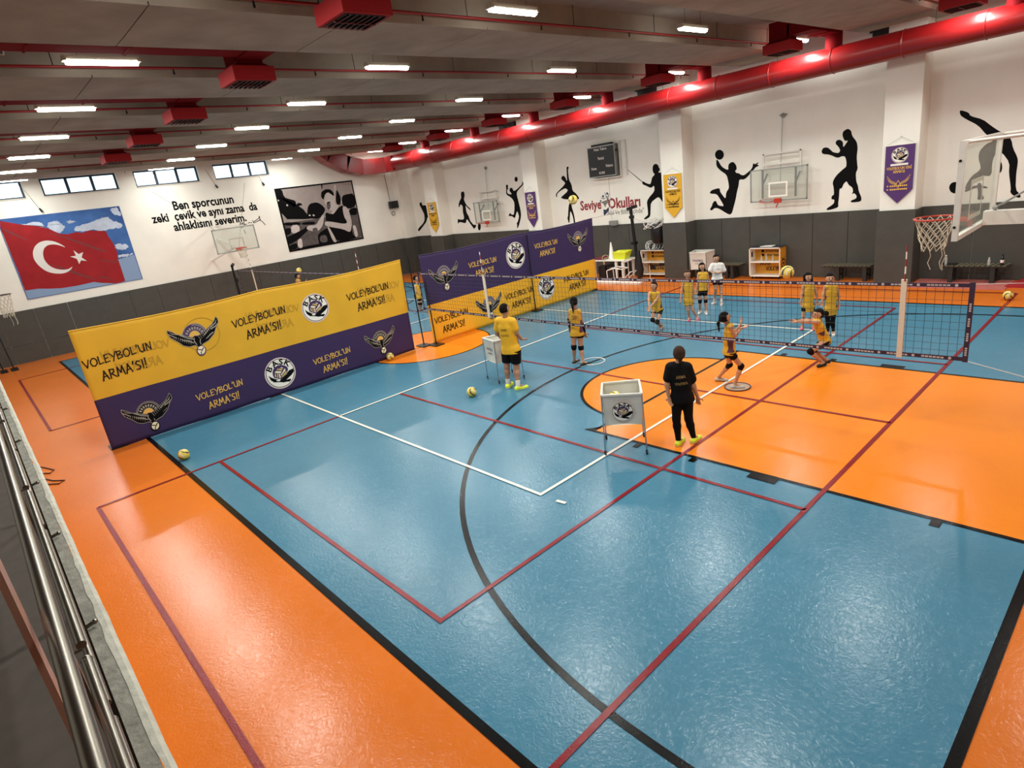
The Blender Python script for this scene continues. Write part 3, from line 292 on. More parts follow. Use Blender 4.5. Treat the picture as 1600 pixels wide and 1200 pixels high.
PEOPLE={'coach_m':{'H':(-9.236,7.964,1.715),'N':(-9.238,7.962,1.56),'SL':(-9.427,7.925,1.47),'SR':(-9.089,8.013,1.453),'EL':(-9.534,7.923,1.189),'WL':(-9.647,8.129,1.024),'FL':(-9.633,8.269,0.988),'ER':(-9.07,8.036,1.209),'WR':(-9.102,8.199,1.032),'FR':(-9.124,8.311,0.99),'PL':(-9.341,7.964,0.86),'PR':(-9.127,7.999,0.853),'KL':(-9.374,7.925,0.487),'KR':(-9.148,7.99,0.477),'hL':(-9.389,7.878,0.02),'tL':(-9.473,8.091,0.02),'hR':(-9.11,7.857,0.02),'tR':(-8.987,8.1,0.02)},'pony':{'H':(-8.967,9.766,1.472),'N':(-8.966,9.768,1.322),'SL':(-9.06,9.704,1.259),'SR':(-8.882,9.82,1.23),'EL':(-9.101,9.686,1.069),'WL':(-9.137,9.721,0.901),'FL':(-9.147,9.74,0.811),'ER':(-8.89,9.857,1.005),'WR':(-8.885,9.924,0.748),'FR':(-8.892,9.946,0.62),'PL':(-9.033,9.719,0.771),'PR':(-8.913,9.798,0.76),'KL':(-9.051,9.698,0.447),'KR':(-8.935,9.804,0.411),'hL':(-9.162,9.744,0.02),'tL':(-9.198,9.989,0.02),'hR':(-8.876,9.705,0.02),'tR':(-8.826,9.915,0.02)},'toss':{'H':(-5.375,9.733,1.358),'N':(-5.352,9.76,1.24),'SL':(-5.39,9.869,1.172),'SR':(-5.263,9.71,1.198),'EL':(-5.324,9.977,1.034),'WL':(-5.258,10.055,1.151),'FL':(-5.238,10.078,1.269),'ER':(-5.211,9.77,1.033),'WR':(-5.16,9.908,1.139),'FR':(-5.121,10.031,1.146),'PL':(-5.389,9.824,0.704),'PR':(-5.284,9.731,0.717),'KL':(-5.383,9.878,0.435),'KR':(-5.17,9.896,0.428),'hL':(-5.734,10.07,0.02),'tL':(-5.598,10.104,0.02),'hR':(-5.273,9.827,0.02),'tR':(-5.154,9.883,0.02)},'dig':{'H':(-4.514,11.611,1.02),'N':(-4.485,11.646,0.907),'SL':(-4.473,11.475,0.894),'SR':(-4.589,11.708,0.867),'EL':(-4.606,11.349,0.933),'WL':(-4.751,11.272,0.944),'FL':(-4.84,11.23,0.939),'ER':(-4.702,11.545,0.905),'WR':(-4.787,11.337,0.945),'FR':(-4.859,11.254,0.956),'PL':(-4.379,11.647,0.476),'PR':(-4.463,11.826,0.445),'KL':(-4.566,11.397,0.343),'KR':(-4.616,11.645,0.293),'hL':(-4.393,11.671,0.08),'tL':(-4.454,11.479,0.02),'hR':(-4.416,11.835,0.1),'tR':(-4.481,11.775,0.02)},'bump':{'H':(-9.061,12.904,1.163),'N':(-9.058,12.908,1.038),'SR':(-9.145,12.806,0.985),'SL':(-8.981,12.998,0.949),'ER':(-9.101,12.703,0.833),'WR':(-9.031,12.601,0.694),'FR':(-9.022,12.565,0.613),'EL':(-8.974,12.821,0.801),'WL':(-9.01,12.625,0.679),'FL':(-9.019,12.568,0.613),'PR':(-9.11,12.924,0.561),'PL':(-9.002,13.05,0.537),'KR':(-9.059,12.752,0.309),'KL':(-8.966,12.831,0.243),'hR':(-9.089,13.165,0.02),'tR':(-8.974,12.866,0.02),'hL':(-9.015,13.158,0.06),'tL':(-8.914,12.885,0.02)},'pink':{'H':(-8.731,13.942,1.271),'N':(-8.733,13.94,1.124),'SR':(-8.806,13.854,1.066),'SL':(-8.658,14.028,1.034),'ER':(-8.84,13.815,0.861),'WR':(-8.839,13.754,0.682),'FR':(-8.844,13.733,0.579),'EL':(-8.634,14.056,0.816),'WL':(-8.614,14.018,0.633),'FL':(-8.616,14.0,0.54),'PR':(-8.779,13.886,0.58),'PL':(-8.689,13.992,0.56),'KR':(-8.73,13.897,0.331),'KL':(-8.651,13.99,0.314),'hR':(-8.814,14.116,0.02),'tR':(-8.691,13.797,0.02),'hL':(-8.676,14.289,0.02),'tL':(-8.458,13.864,0.02)},'dark':{'H':(-8.815,14.818,1.301),'N':(-8.809,14.825,1.173),'SR':(-8.882,14.74,1.113),'SL':(-8.731,14.916,1.08),'ER':(-8.908,14.709,0.91),'WR':(-8.91,14.661,0.722),'FR':(-8.904,14.652,0.613),'EL':(-8.707,14.945,0.866),'WL':(-8.7,14.907,0.676),'FL':(-8.711,14.879,0.571),'PR':(-8.87,14.754,0.67),'PL':(-8.784,14.855,0.651),'KR':(-8.858,14.722,0.365),'KL':(-8.757,14.84,0.343),'hR':(-8.965,14.913,0.02),'tR':(-8.859,14.608,0.02),'hL':(-8.774,14.865,0.02),'tL':(-8.61,14.608,0.02)},'white':{'H':(-8.973,15.834,1.34),'N':(-8.961,15.849,1.213),'SR':(-9.051,15.743,1.165),'SL':(-8.865,15.96,1.136),'ER':(-9.094,15.692,1.015),'WR':(-8.97,15.653,0.962),'FR':(-8.889,15.685,0.95),'EL':(-8.823,16.009,0.945),'WL':(-8.866,15.775,0.944),'FL':(-8.906,15.65,0.964),'PR':(-9.011,15.79,0.756),'PL':(-8.909,15.909,0.734),'KR':(-8.982,15.793,0.479),'KL':(-8.885,15.906,0.458),'hR':(-9.146,16.079,0.02),'tR':(-9.089,15.677,0.02),'hL':(-8.909,15.972,0.02),'tL':(-8.726,15.586,0.02)},'curly':{'H':(-5.712,14.066,1.214),'N':(-5.707,14.073,1.099),'SR':(-5.782,13.984,1.035),'SL':(-5.624,14.17,1.0),'ER':(-5.802,13.961,0.857),'WR':(-5.801,13.916,0.703),'FR':(-5.791,13.912,0.622),'EL':(-5.586,14.214,0.809),'WL':(-5.558,14.201,0.663),'FL':(-5.55,14.194,0.583),'PR':(-5.754,14.016,0.559),'PL':(-5.652,14.136,0.536),'KR':(-5.768,13.97,0.32),'KL':(-5.623,14.14,0.309),'hR':(-5.825,14.086,0.02),'tR':(-5.763,13.861,0.02),'hL':(-5.603,14.154,0.02),'tL':(-5.51,13.94,0.02)},'tall':{'H':(-5.091,13.645,1.283),'N':(-5.083,13.655,1.173),'SR':(-5.15,13.577,1.111),'SL':(-4.996,13.757,1.078),'ER':(-5.176,13.546,0.957),'WR':(-5.176,13.5,0.825),'FR':(-5.177,13.484,0.738),'EL':(-4.954,13.806,0.882),'WL':(-4.934,13.784,0.707),'FL':(-4.94,13.761,0.608),'PR':(-5.112,13.622,0.618),'PL':(-5.019,13.731,0.598),'KR':(-5.094,13.612,0.346),'KL':(-5.022,13.696,0.317),'hR':(-5.131,13.749,0.02),'tR':(-5.079,13.565,0.02),'hL':(-5.032,13.782,0.02),'tL':(-4.96,13.605,0.02)},'coach_f':{'H':(-4.793,7.347,1.446),'N':(-4.804,7.335,1.308),'SL':(-4.898,7.255,1.253),'SR':(-4.705,7.419,1.228),'EL':(-4.935,7.211,0.991),'WL':(-4.918,7.201,0.814),'FL':(-4.897,7.195,0.758),'ER':(-4.669,7.493,0.909),'WR':(-4.65,7.56,0.721),'FR':(-4.656,7.584,0.611),'PL':(-4.844,7.318,0.771),'PR':(-4.723,7.398,0.764),'KL':(-4.851,7.279,0.425),'KR':(-4.73,7.421,0.397),'hL':(-4.818,7.234,0.02),'tL':(-4.841,7.422,0.02),'hR':(-4.68,7.426,0.02),'tR':(-4.686,7.634,0.02)},'gap':{'H':(-19.311,12.518,1.253),'N':(-19.303,12.528,1.026),'SL':(-19.358,12.617,0.937),'SR':(-19.275,12.407,0.984),'EL':(-19.366,12.685,0.717),'WL':(-19.41,12.711,0.571),'FL':(-19.429,12.719,0.499),'ER':(-19.228,12.385,0.786),'WR':(-19.223,12.467,0.678),'FR':(-19.208,12.516,0.622),'PL':(-19.352,12.563,0.537),'PR':(-19.27,12.473,0.56),'KL':(-19.335,12.567,0.283),'KR':(-19.294,12.461,0.309),'hL':(-19.491,12.618,0.02),'tL':(-19.305,12.583,0.02),'hR':(-19.466,12.505,0.02),'tR':(-19.248,12.46,0.02)}}
# ================================================================ MATERIALS
wall_m = M('painted_wall', 'eae7dd', .75, noise=.035, nscale=1.2, bump=.15, bscale=40)
pad_m = M('wall_pad_vinyl', '484742', .55, spec=.3, noise=.08, nscale=3, bump=.12, bscale=25)
conc = M('ceiling_concrete', '938b7d', .85, noise=.16, nscale=1.6, bump=.5, bscale=14, detail=8)
conc_in = M('ceiling_slab', '857d71', .9, noise=.12, nscale=2, bump=.3, bscale=14)
ledge_m = M('raw_concrete', '8a877c', .85, noise=.25, nscale=14, bump=.8, bscale=40, detail=8)
ledge_p = M('flaking_white_paint', 'b9b6a8', .7, noise=.15, nscale=18, bump=.6, bscale=30)
dark_floor = M('dark_balcony_floor', '4a4038', .8, noise=.12, nscale=10)
red_duct = M('red_duct_paint', '801214', .3, noise=.06, nscale=2, bump=.12, bscale=5)
red_dark = M('red_sheet_metal', '6e0c12', .8, spec=.1, noise=.08, nscale=3)
pipe_red = M('red_sprinkler_pipe', '8e1517', .4)
galv = M('galvanised_steel', '9a9a96', .45, .7, noise=.12, nscale=20)
white_p = M('white_plastic', 'e8e4dc', .45)
white_mt = M('white_painted_steel', 'dcd8d0', .4, noise=.04, nscale=10)
black_p = M('black_plastic', '0e0e10', .45)
black_m = M('black_steel', '111012', .4, .3)
blk_vinyl = M('black_vinyl_sticker', '070707', .7, spec=.12)
steel = M('brushed_stainless', '7d776d', .32, 1.0, noise=.08, nscale=40, stretch=(1,30,30))
chrome = M('chrome', 'b8bcc0', .15, 1.0)
def floor_mat(name, col, hue):
    mt = M(name, col, .20, noise=.05, nscale=.7, rvar=.06, detail=8)
    nt = mt.node_tree; b = nt.nodes['Principled BSDF']; N = nt.nodes.new; Lk = nt.links.new
    b.inputs['Specular IOR Level'].default_value = .30 if 'blue' in name else .24
    tc = N('ShaderNodeTexCoord')
    # fine crackled relief of the rolled floor coating + worn pale scuffs
    vo = N('ShaderNodeTexNoise'); vo.inputs['Scale'].default_value = 17; vo.inputs['Detail'].default_value = 9; vo.inputs['Distortion'].default_value = 1.6
    Lk(tc.outputs['Object'], vo.inputs['Vector'])
    bp = N('ShaderNodeBump'); bp.inputs['Strength'].default_value = .45 if 'blue' in name else .28; bp.inputs['Distance'].default_value = .007
    Lk(vo.outputs['Fac'], bp.inputs['Height']); Lk(bp.outputs[0], b.inputs['Normal'])
    src = b.inputs['Base Color'].links[0].from_socket
    sc = N('ShaderNodeTexNoise'); sc.inputs['Scale'].default_value = 3.5; sc.inputs['Detail'].default_value = 12; sc.inputs['Roughness'].default_value = .62; sc.inputs['Distortion'].default_value = 2.5
    Lk(tc.outputs['Object'], sc.inputs['Vector'])
    rp = N('ShaderNodeValToRGB'); rp.color_ramp.elements[0].position = .5; rp.color_ramp.elements[1].position = .9
    rp.color_ramp.elements[1].color = (.22, .22, .22, 1)
    Lk(sc.outputs['Fac'], rp.inputs[0])
    mx = N('ShaderNodeMix'); mx.data_type = 'RGBA'; Lk(rp.outputs[0], mx.inputs['Factor']); Lk(src, mx.inputs['A']); mx.inputs['B'].default_value = lin(hue)
    Lk(mx.outputs['Result'], b.inputs['Base Color'])
    return mt
red_out = M('red_outlet_paint', '8f1216', .6, noise=.05, nscale=3, spec=.2)
fl_orange = floor_mat('orange_floor_coating', 'cc6a20', 'd88745')
fl_key = floor_mat('bright_orange_floor_coating', 'e07c1c', 'e8953a')
fl_blue = floor_mat('blue_floor_coating', '41758d', '6d95a3')
ln_k = M('black_line_paint', '070708', .2, spec=.2, noise=.1, nscale=8, bump=.15, bscale=60)
ln_r = M('dark_red_line_paint', '7c101a', .25, spec=.25, noise=.08, nscale=8, bump=.15, bscale=60)
ln_w = M('white_line_paint', 'd8d4c8', .4, bump=.1, bscale=60)
# ================================================================ ROOM
XL, XR, YF, YN = -30.3, 9.0, 20.0, -.35
b = MB(); b.box((XL-.3, -4.3, -.3), (XR+.3, YF+.3, 0)); floor = struct(put('floor', b, fl_orange))
def fpatch(name, polys, mat, z):
    mb = MB()
    for p in polys: mb.add([(x, y, z) for x, y in p], [tuple(range(len(p)))])
    return put(name, mb, mat, floor)
BX0, BX1, BY0, BY1, YC = -28.57, -.566, 1.987, 16.99, 9.48
fpatch('court_surface', [[(BX0,BY0),(BX1,BY0),(BX1,BY1),(BX0,BY1)]], fl_blue, .002)
def arc(cx, cy, r, a0, a1, n=40): return [(cx+r*math.cos(a0+(a1-a0)*i/n), cy+r*math.sin(a0+(a1-a0)*i/n)) for i in range(n+1)]
KX = -6.31
keyR = [(BX1,7.03),(BX1,11.94),(KX,11.94)]+arc(KX, YC, 1.8, PI/2, 1.5*PI)+[(KX,7.03)]
KXL = BX0+5.75
keyL = [(BX0,7.03),(KXL,7.03)]+arc(KXL, YC, 1.8, -PI/2, PI/2)+[(KXL,11.94),(BX0,11.94)]
fpatch('key_area', [keyR], fl_key, .004); fpatch('key_area', [keyL], fl_key, .004)
fpatch('center_circle_area', [arc(-14.57, YC, 1.8, 0, 2*PI, 48)[:-1]], fl_key, .004)
def line(mb, pts, w, z, closed=False):
    P = [np.array(p, float) for p in pts]
    if closed: P = P+[P[0], P[1]]
    n = len(P); V = []
    for i in range(n):
        if closed and i in (0, n-1): pass
        a = P[max(i-1, 0)]; c = P[min(i+1, n-1)]
        d1 = P[i]-a if i > 0 else P[i+1]-P[i]; d2 = c-P[i] if i < n-1 else d1
        d1 = d1/np.linalg.norm(d1); d2 = d2/np.linalg.norm(d2)
        n1 = np.array([-d1[1], d1[0]]); n2 = np.array([-d2[1], d2[0]]); nn = n1+n2; nn /= np.linalg.norm(nn)
        k = w/2/max(.3, nn.dot(n1)); V += [tuple(P[i]+nn*k)+(z,), tuple(P[i]-nn*k)+(z,)]
    F = [(2*i, 2*i+1, 2*i+3, 2*i+2) for i in range(n-1)]
    if closed: V = V[2:]; F = [(2*i, 2*i+1, 2*i+3, 2*i+2) for i in range(n-2)]
    mb.add(V, F)
def lines(name, L, mat, w, z):
    mb = MB()
    for p in L:
        line(mb, p, w, z)
    return put(name, mb, mat, floor)
lines('boundary_line', [[(BX0,BY0),(BX1,BY0)],[(BX1,BY0-.04),(BX1,BY1+.04)],[(BX1,BY1),(BX0,BY1)],[(BX0,BY1+.04),(BX0,BY0-.04)]], ln_k, .085, .006)
lines('center_line', [[(-14.57,BY0),(-14.57,BY1)], arc(-14.57, YC, 1.8, 0, 2*PI, 60)], ln_k, .05, .006)
for s, cx in ((-1, -2.141), (1, BX0+1.575)):
    a = arc(cx, YC, 6.75, PI/2, 1.5*PI, 70) if s < 0 else arc(cx, YC, 6.75, PI/2, -PI/2, 70)
    e = BX1 if s < 0 else BX0
    lines('three_point_line', [[(e, YC+6.75)]+a+[(e, YC-6.75)]], ln_k, .075, .006)
lines('key_line', [[(BX1,7.03),(KX-.12,7.03),(KX+.02,7.2)],[(BX1,11.94),(KX-.04,11.94)],[(KX,7.06),(KX,11.94)], arc(KX, YC, 1.8, PI/2, 1.5*PI, 40)], ln_k, .06, .008)
lines('key_line', [[(BX0,7.03),(KXL,7.03),(KXL,11.94),(BX0,11.94)], arc(KXL, YC, 1.8, -PI/2, PI/2, 40)], ln_k, .06, .008)
mb = MB()
for x in (-4.38, -1.42):
    for y, s in ((7.03, -1), (11.94, 1)):
        mb.add([(x-.05,y,.0085),(x+.05,y,.0085),(x+.05,y+s*.16,.0085),(x-.05,y+s*.16,.0085)], [(0,1,2,3)])
for y, s in ((7.03, -1), (11.94, 1)):
    for x, wd in ((-3.35, .38),(-5.35,.1)):
        mb.add([(x-wd/2,y,.0085),(x+wd/2,y,.0085),(x+wd/2,y+s*.17,.0085),(x-wd/2,y+s*.17,.0085)], [(0,1,2,3)])
put('lane_mark', mb, ln_k, floor)
VA, VB_ = -11.49, -2.61
for x0, x1 in ((VA, VB_), (-26.5, -17.79)):
    xm = -4.6 if x0 == VA else -24.5
    lines('volleyball_line', [[(x0,.57),(x1,.57)],[(x0,18.4),(x1,18.4)],[(x1,.57),(x1,18.4)],[(x0,.57),(x0,18.4)],[(x0,6.48),(x1,6.48)],[(x0,12.46),(x1,12.46)],[(x0,9.45),(x1,9.45)]], ln_r, .06, .010)
    xa = x0 if x0 == VA else x1
    lines('badminton_line', [[(xa,2.53),(xm,2.53),(xm,16.42),(xa,16.42)]], ln_r, .055, .011)
lines('mini_court_line', [[(-14.6,4.97),(-5.55,4.97),(-5.55,13.97),(-14.6,13.97)],[(VA,4.97),(VA,13.97)],[(-23,4.97),(-14.7,4.97)],[(-23,13.97),(-14.7,13.97)],[(-17.79,4.97),(-17.79,13.97)],[(-5.25,4.97),(-5.1,4.99)]], ln_w, .052, .013)
# ---- walls
def solid(name, a, b_, mat): mb = MB(); mb.box(a, b_); return struct(put(name, mb, mat))
wins = [(.3, 2.97), (3.55, 6.16), (6.8, 9.37), (10.04, 12.55)]
WZ0, WZ1 = 6.06, 6.72
mb = MB(); mb.box((XL-.3, -4.3, 0), (XL, YF+.3, WZ0)); mb.box((XL-.3, -4.3, WZ1), (XL, YF+.3, 7.4))
ys = [-4.3]+[v for w_ in wins for v in w_]+[YF+.3]
for i in range(0, len(ys), 2): mb.box((XL-.3, ys[i], WZ0), (XL, ys[i+1], WZ1))
wall_left = struct(put('wall_left', mb, wall_m))
wall_far = solid('wall_back', (XL-.3, YF, 0), (XR+.3, YF+.3, 7.4), wall_m)
wall_right = solid('wall_right', (XR, -4.3, 0), (XR+.3, YF+.3, 7.4), wall_m)
wall_near = solid('wall_front', (XL-.3, YN-.3, 0), (XR, YN, 2.25), wall_m)
wall_gal = solid('wall_gallery', (XL-.3, -4.3, 2.25), (XR+.3, -4.0, 7.4), wall_m)
frame_m = M('dark_window_frame', '2b3038', .5)
glass_m = bpy.data.materials.new('window_glass'); glass_m.use_nodes = True
nt = glass_m.node_tree; nt.nodes.clear(); o_ = nt.nodes.new('ShaderNodeOutputMaterial'); tr = nt.nodes.new('ShaderNodeBsdfTransparent'); gl = nt.nodes.new('ShaderNodeBsdfGlossy')
mx = nt.nodes.new('ShaderNodeMixShader'); mx.inputs[0].default_value = .07; gl.inputs['Roughness'].default_value = .05; tr.inputs[0].default_value = (.86,.93,.97,1)
nt.links.new(tr.outputs[0], mx.inputs[1]); nt.links.new(gl.outputs[0], mx.inputs[2]); nt.links.new(mx.outputs[0], o_.inputs[0])
for i, (y0, y1) in enumerate(wins):
    mb = MB(); x = XL-.16; t = .07
    mb.box((x-.03, y0, WZ0), (x+.03, y1, WZ0+t)); mb.box((x-.03, y0, WZ1-t), (x+.03, y1, WZ1)); mb.box((x-.03, y0, WZ0+t), (x+.03, y0+t, WZ1-t)); mb.box((x-.03, y1-t, WZ0+t), (x+.03, y1, WZ1-t))
    for k in (1, 2):
        ym = y0+(y1-y0)*k/3; mb.box((x-.03, ym-.05, WZ0+t), (x+.03, ym+.05, WZ1-t))
    w_ = struct(put('window_%d' % (i+1), mb, frame_m))
    for k in range(3):
        a = y0+(y1-y0)*k/3+(.05 if k else t); c = y0+(y1-y0)*(k+1)/3-(.05 if k < 2 else t)
        q = MB(); q.box((x-.006, a, WZ0+t), (x+.006, c, WZ1-t)); put('pane', q, glass_m, w_)
    q = MB(); q.box((x+.03, y0, WZ0-.02), (XL+.04, y1, WZ0+.012)); put('sill', q, M('sill_marble', 'c9c2b8', .4), w_)
# pilasters
pil = [(-5.95,-5.1),(-12.95,-12.08),(-19.97,-19.12),(-27.5,-26.45),(.95,1.8)]
for i, (a, c) in enumerate(pil):
    q = MB(); q.box((a, 19.3, 0), (c, YF, 7.2)); p_ = put('pilaster', q, wall_m, wall_far)
q = MB(); q.box((XL, 19.25, 0), (-29.75, YF, 7.2)); put('pilaster', q, wall_m, wall_far)
# wall pads
def pad(par, a, b_):
    mb = MB(); e = .012
    lo = np.minimum(a, b_); hi = np.maximum(a, b_)
    # bevelled box
    x0, y0, z0 = lo; x1, y1, z1 = hi; g = .008
    mb.box((x0+g*(x1-x0 > .3), y0+g*(y1-y0 > .3), z0+.004), (x1-g*(x1-x0 > .3), y1-g*(y1-y0 > .3), z1-.004))
    return put('wall_pad', mb, pad_m, par)
y = -.3
while y < 19.2:
    y2 = min(y+1.11, 19.25)
    pad(wall_left, (XL, y, .02), (XL+.055, y2, .7)); pad(wall_left, (XL, y, .71), (XL+.055, y2, 2.0)); y = y2
segs = []
ed = [XL+.55]+[v for p in sorted(pil) for v in p]+[XR]
for i in range(0, len(ed)-1, 2):
    a, c = ed[i], ed[i+1]; n = max(1, round((c-a)/1.11))
    for k in range(n): pad(wall_far, (a+(c-a)*k/n, YF-.055, .02), (a+(c-a)*(k+1)/n, YF, 2.0))
for a, c in pil:
    pad(wall_far, (a-.05, 19.25, .02), (c+.05, 19.3, 2.02))
    for xx in (a-.05, c):
        pad(wall_far, (xx, 19.31, .02), (xx+.05, 19.94, 2.0))
pad(wall_far, (-30.24, 19.2, .02), (-29.7, 19.25, 2.0)); pad(wall_far, (-29.75, 19.26, .02), (-29.7, 19.94, 2.0))
pk = M('dusty_pink_mat', 'b5645c', .6, noise=.08, nscale=6); rdm = M('red_gym_mat', 'a3202c', .55, noise=.05, nscale=6)
q = MB(); q.box((-5.0, 18.75, 0), (-2.9, 19.93, .016)); tag(put('floor_mat', q, pk), 'thin dusty pink mat on the floor under the bottle bench', 'mat')
q = MB(); q.hexa([(-2.95,19.05,0),(.85,19.05,0),(.85,19.93,0),(-2.75,19.93,0),(-2.95,19.05,.05),(.85,19.05,.05),(.85,19.93,.05),(-2.75,19.93,.05)]); tag(put('gym_mat', q, rdm), 'thicker red gym mat on the floor at the right edge', 'mat')
# ---- ceiling
mb = MB(); mb.box((XL-.3, -4.3, 7.08), (XR+.3, YF+.3, 7.4)); ceiling = struct(put('ceiling', mb, conc_in))
bm0 = None; pm0 = None
for k in range(-5, 6):
    xn = -8.48-3.73*k; xf = xn-1.84
    if xf < XL: continue
    if xn > XR: continue
    mb = MB(); mb.box((xf, -4.2, 6.635), (xn, YF, 7.08)); bo = put('beam', mb, conc, ceiling, loc=(xn, 0, 0))
    for j in range(9):
        y0 = -2.6+2.6*j; y1 = min(y0+2.6, YF)
        mb = MB(); mb.box((xf+.4*.9, y0+.008, 6.6), (xn, y1-.008, 6.636)); mb.box((xf, y0+.008, 6.603), (xf+.35, y1-.008, 6.636))
        put('ceiling_panel', mb, conc, bo)
# ---- gallery slab (we look over its edge)
mb = MB(); mb.box((XL, -4.0, 2.25), (XR, -.04, 2.50)); gal = struct(put('floor_gallery', mb, dark_floor))
mb = MB(); mb.box((-26, -.046, 2.25), (6, .006, 2.56)); put('concrete_ledge', mb, ledge_m, gal)
mb = MB()
xs = np.linspace(-26, 6, 260); 
J0 = .034+.006*rng.rand(len(xs)); H0 = 2.556-.01*rng.rand(len(xs)); I0 = .004+.006*rng.randn(len(xs))*.6
V = []
for i in range(len(xs)): V += [(xs[i], I0[i], 2.562), (xs[i], J0[i]*.6, 2.561), (xs[i], J0[i], H0[i]-.01), (xs[i], J0[i], 2.2)]
mb.add(V, [(4*i+k, 4*i+4+k, 4*i+5+k, 4*i+1+k) for i in range(len(xs)-1) for k in range(3)])
put('paint_strip', mb, ledge_p, gal)
# ================================================================ STRIP LIGHTS
lampbody = M('lamp_housing', 'b9b5a6', .5); diff_m = bpy.data.materials.new('lamp_diffuser'); diff_m.use_nodes = True
b_ = diff_m.node_tree.nodes['Principled BSDF']; b_.inputs['Emission Color'].default_value = (1, .99, .93, 1); b_.inputs['Emission Strength'].default_value = TUBE_E; b_.inputs['Base Color'].default_value = (.9,.9,.85,1)
ORD = ['first','second','third','fourth','fifth','sixth','seventh','eighth','ninth','tenth','eleventh']
rows = [-.12, -3.85, -7.6, -11.31, -15.05, -18.72, -22.4, -26.05, -28.95]; cols = [2.6, 7.58, 12.75, 17.82]
ld = bpy.data.lights.new('strip_light', 'AREA'); ld.shape = 'RECTANGLE'; ld.size = .16; ld.size_y = .95; ld.energy = LAMP_W; ld.color = (.98, 1, .94); ld.spread = math.radians(180)
LDS = []
for k in (.75, .8, 1, 1, 1, .95, .62, .3, .05):
    ld2 = ld.copy(); ld2.energy = LAMP_W*k; LDS.append(ld2)
l0 = None
for i, x in enumerate(rows):
    for j, y in enumerate(cols):
        lab = 'white strip light, %s row from the windowed wall, %s from the gallery' % (ORD[len(rows)-1-i], ORD[j])
        if l0 is None:
            r_ = empty('strip_light', (x, y, 6.6), lab, 'light', 'strip lights under the ceiling')
            mb = MB(); mb.box((x-.06, y-.5, 6.635), (x+.06, y+.5, 6.70)); mb.box((x-.07, y-.51, 6.625), (x+.07, y-.46, 6.66)); mb.box((x-.07, y+.46, 6.625), (x+.07, y+.51, 6.66)); put('housing', mb, lampbody, r_)
            mb = MB()
            prof = [(-.065, 6.635), (-.055, 6.595), (0, 6.575), (.055, 6.595), (.065, 6.635)]
            V = [(x+a, y+s, z) for s in (-.47, .47) for a, z in prof]; mb.add(V, [(k, k+1, k+6, k+5) for k in range(4)]+[(4,3,2,1,0),(5,6,7,8,9)]); put('diffuser', mb, diff_m, r_)
            for s in (-.3, .3):
                mb = MB(); mb.tube([(x, y+s, 6.7), (x, y+s, 7.08)], .004, 4); put('hanger_rod', mb, black_m, r_)
            l0 = (r_, x, y)
        else:
            r_ = copy_tree(l0[0], (x-l0[1], y-l0[2], 0), lab)
        lo = bpy.data.objects.new('strip_light_lamp', LDS[i]); C.objects.link(lo); lo.parent = r_; lo.location = (0, 0, -.032)
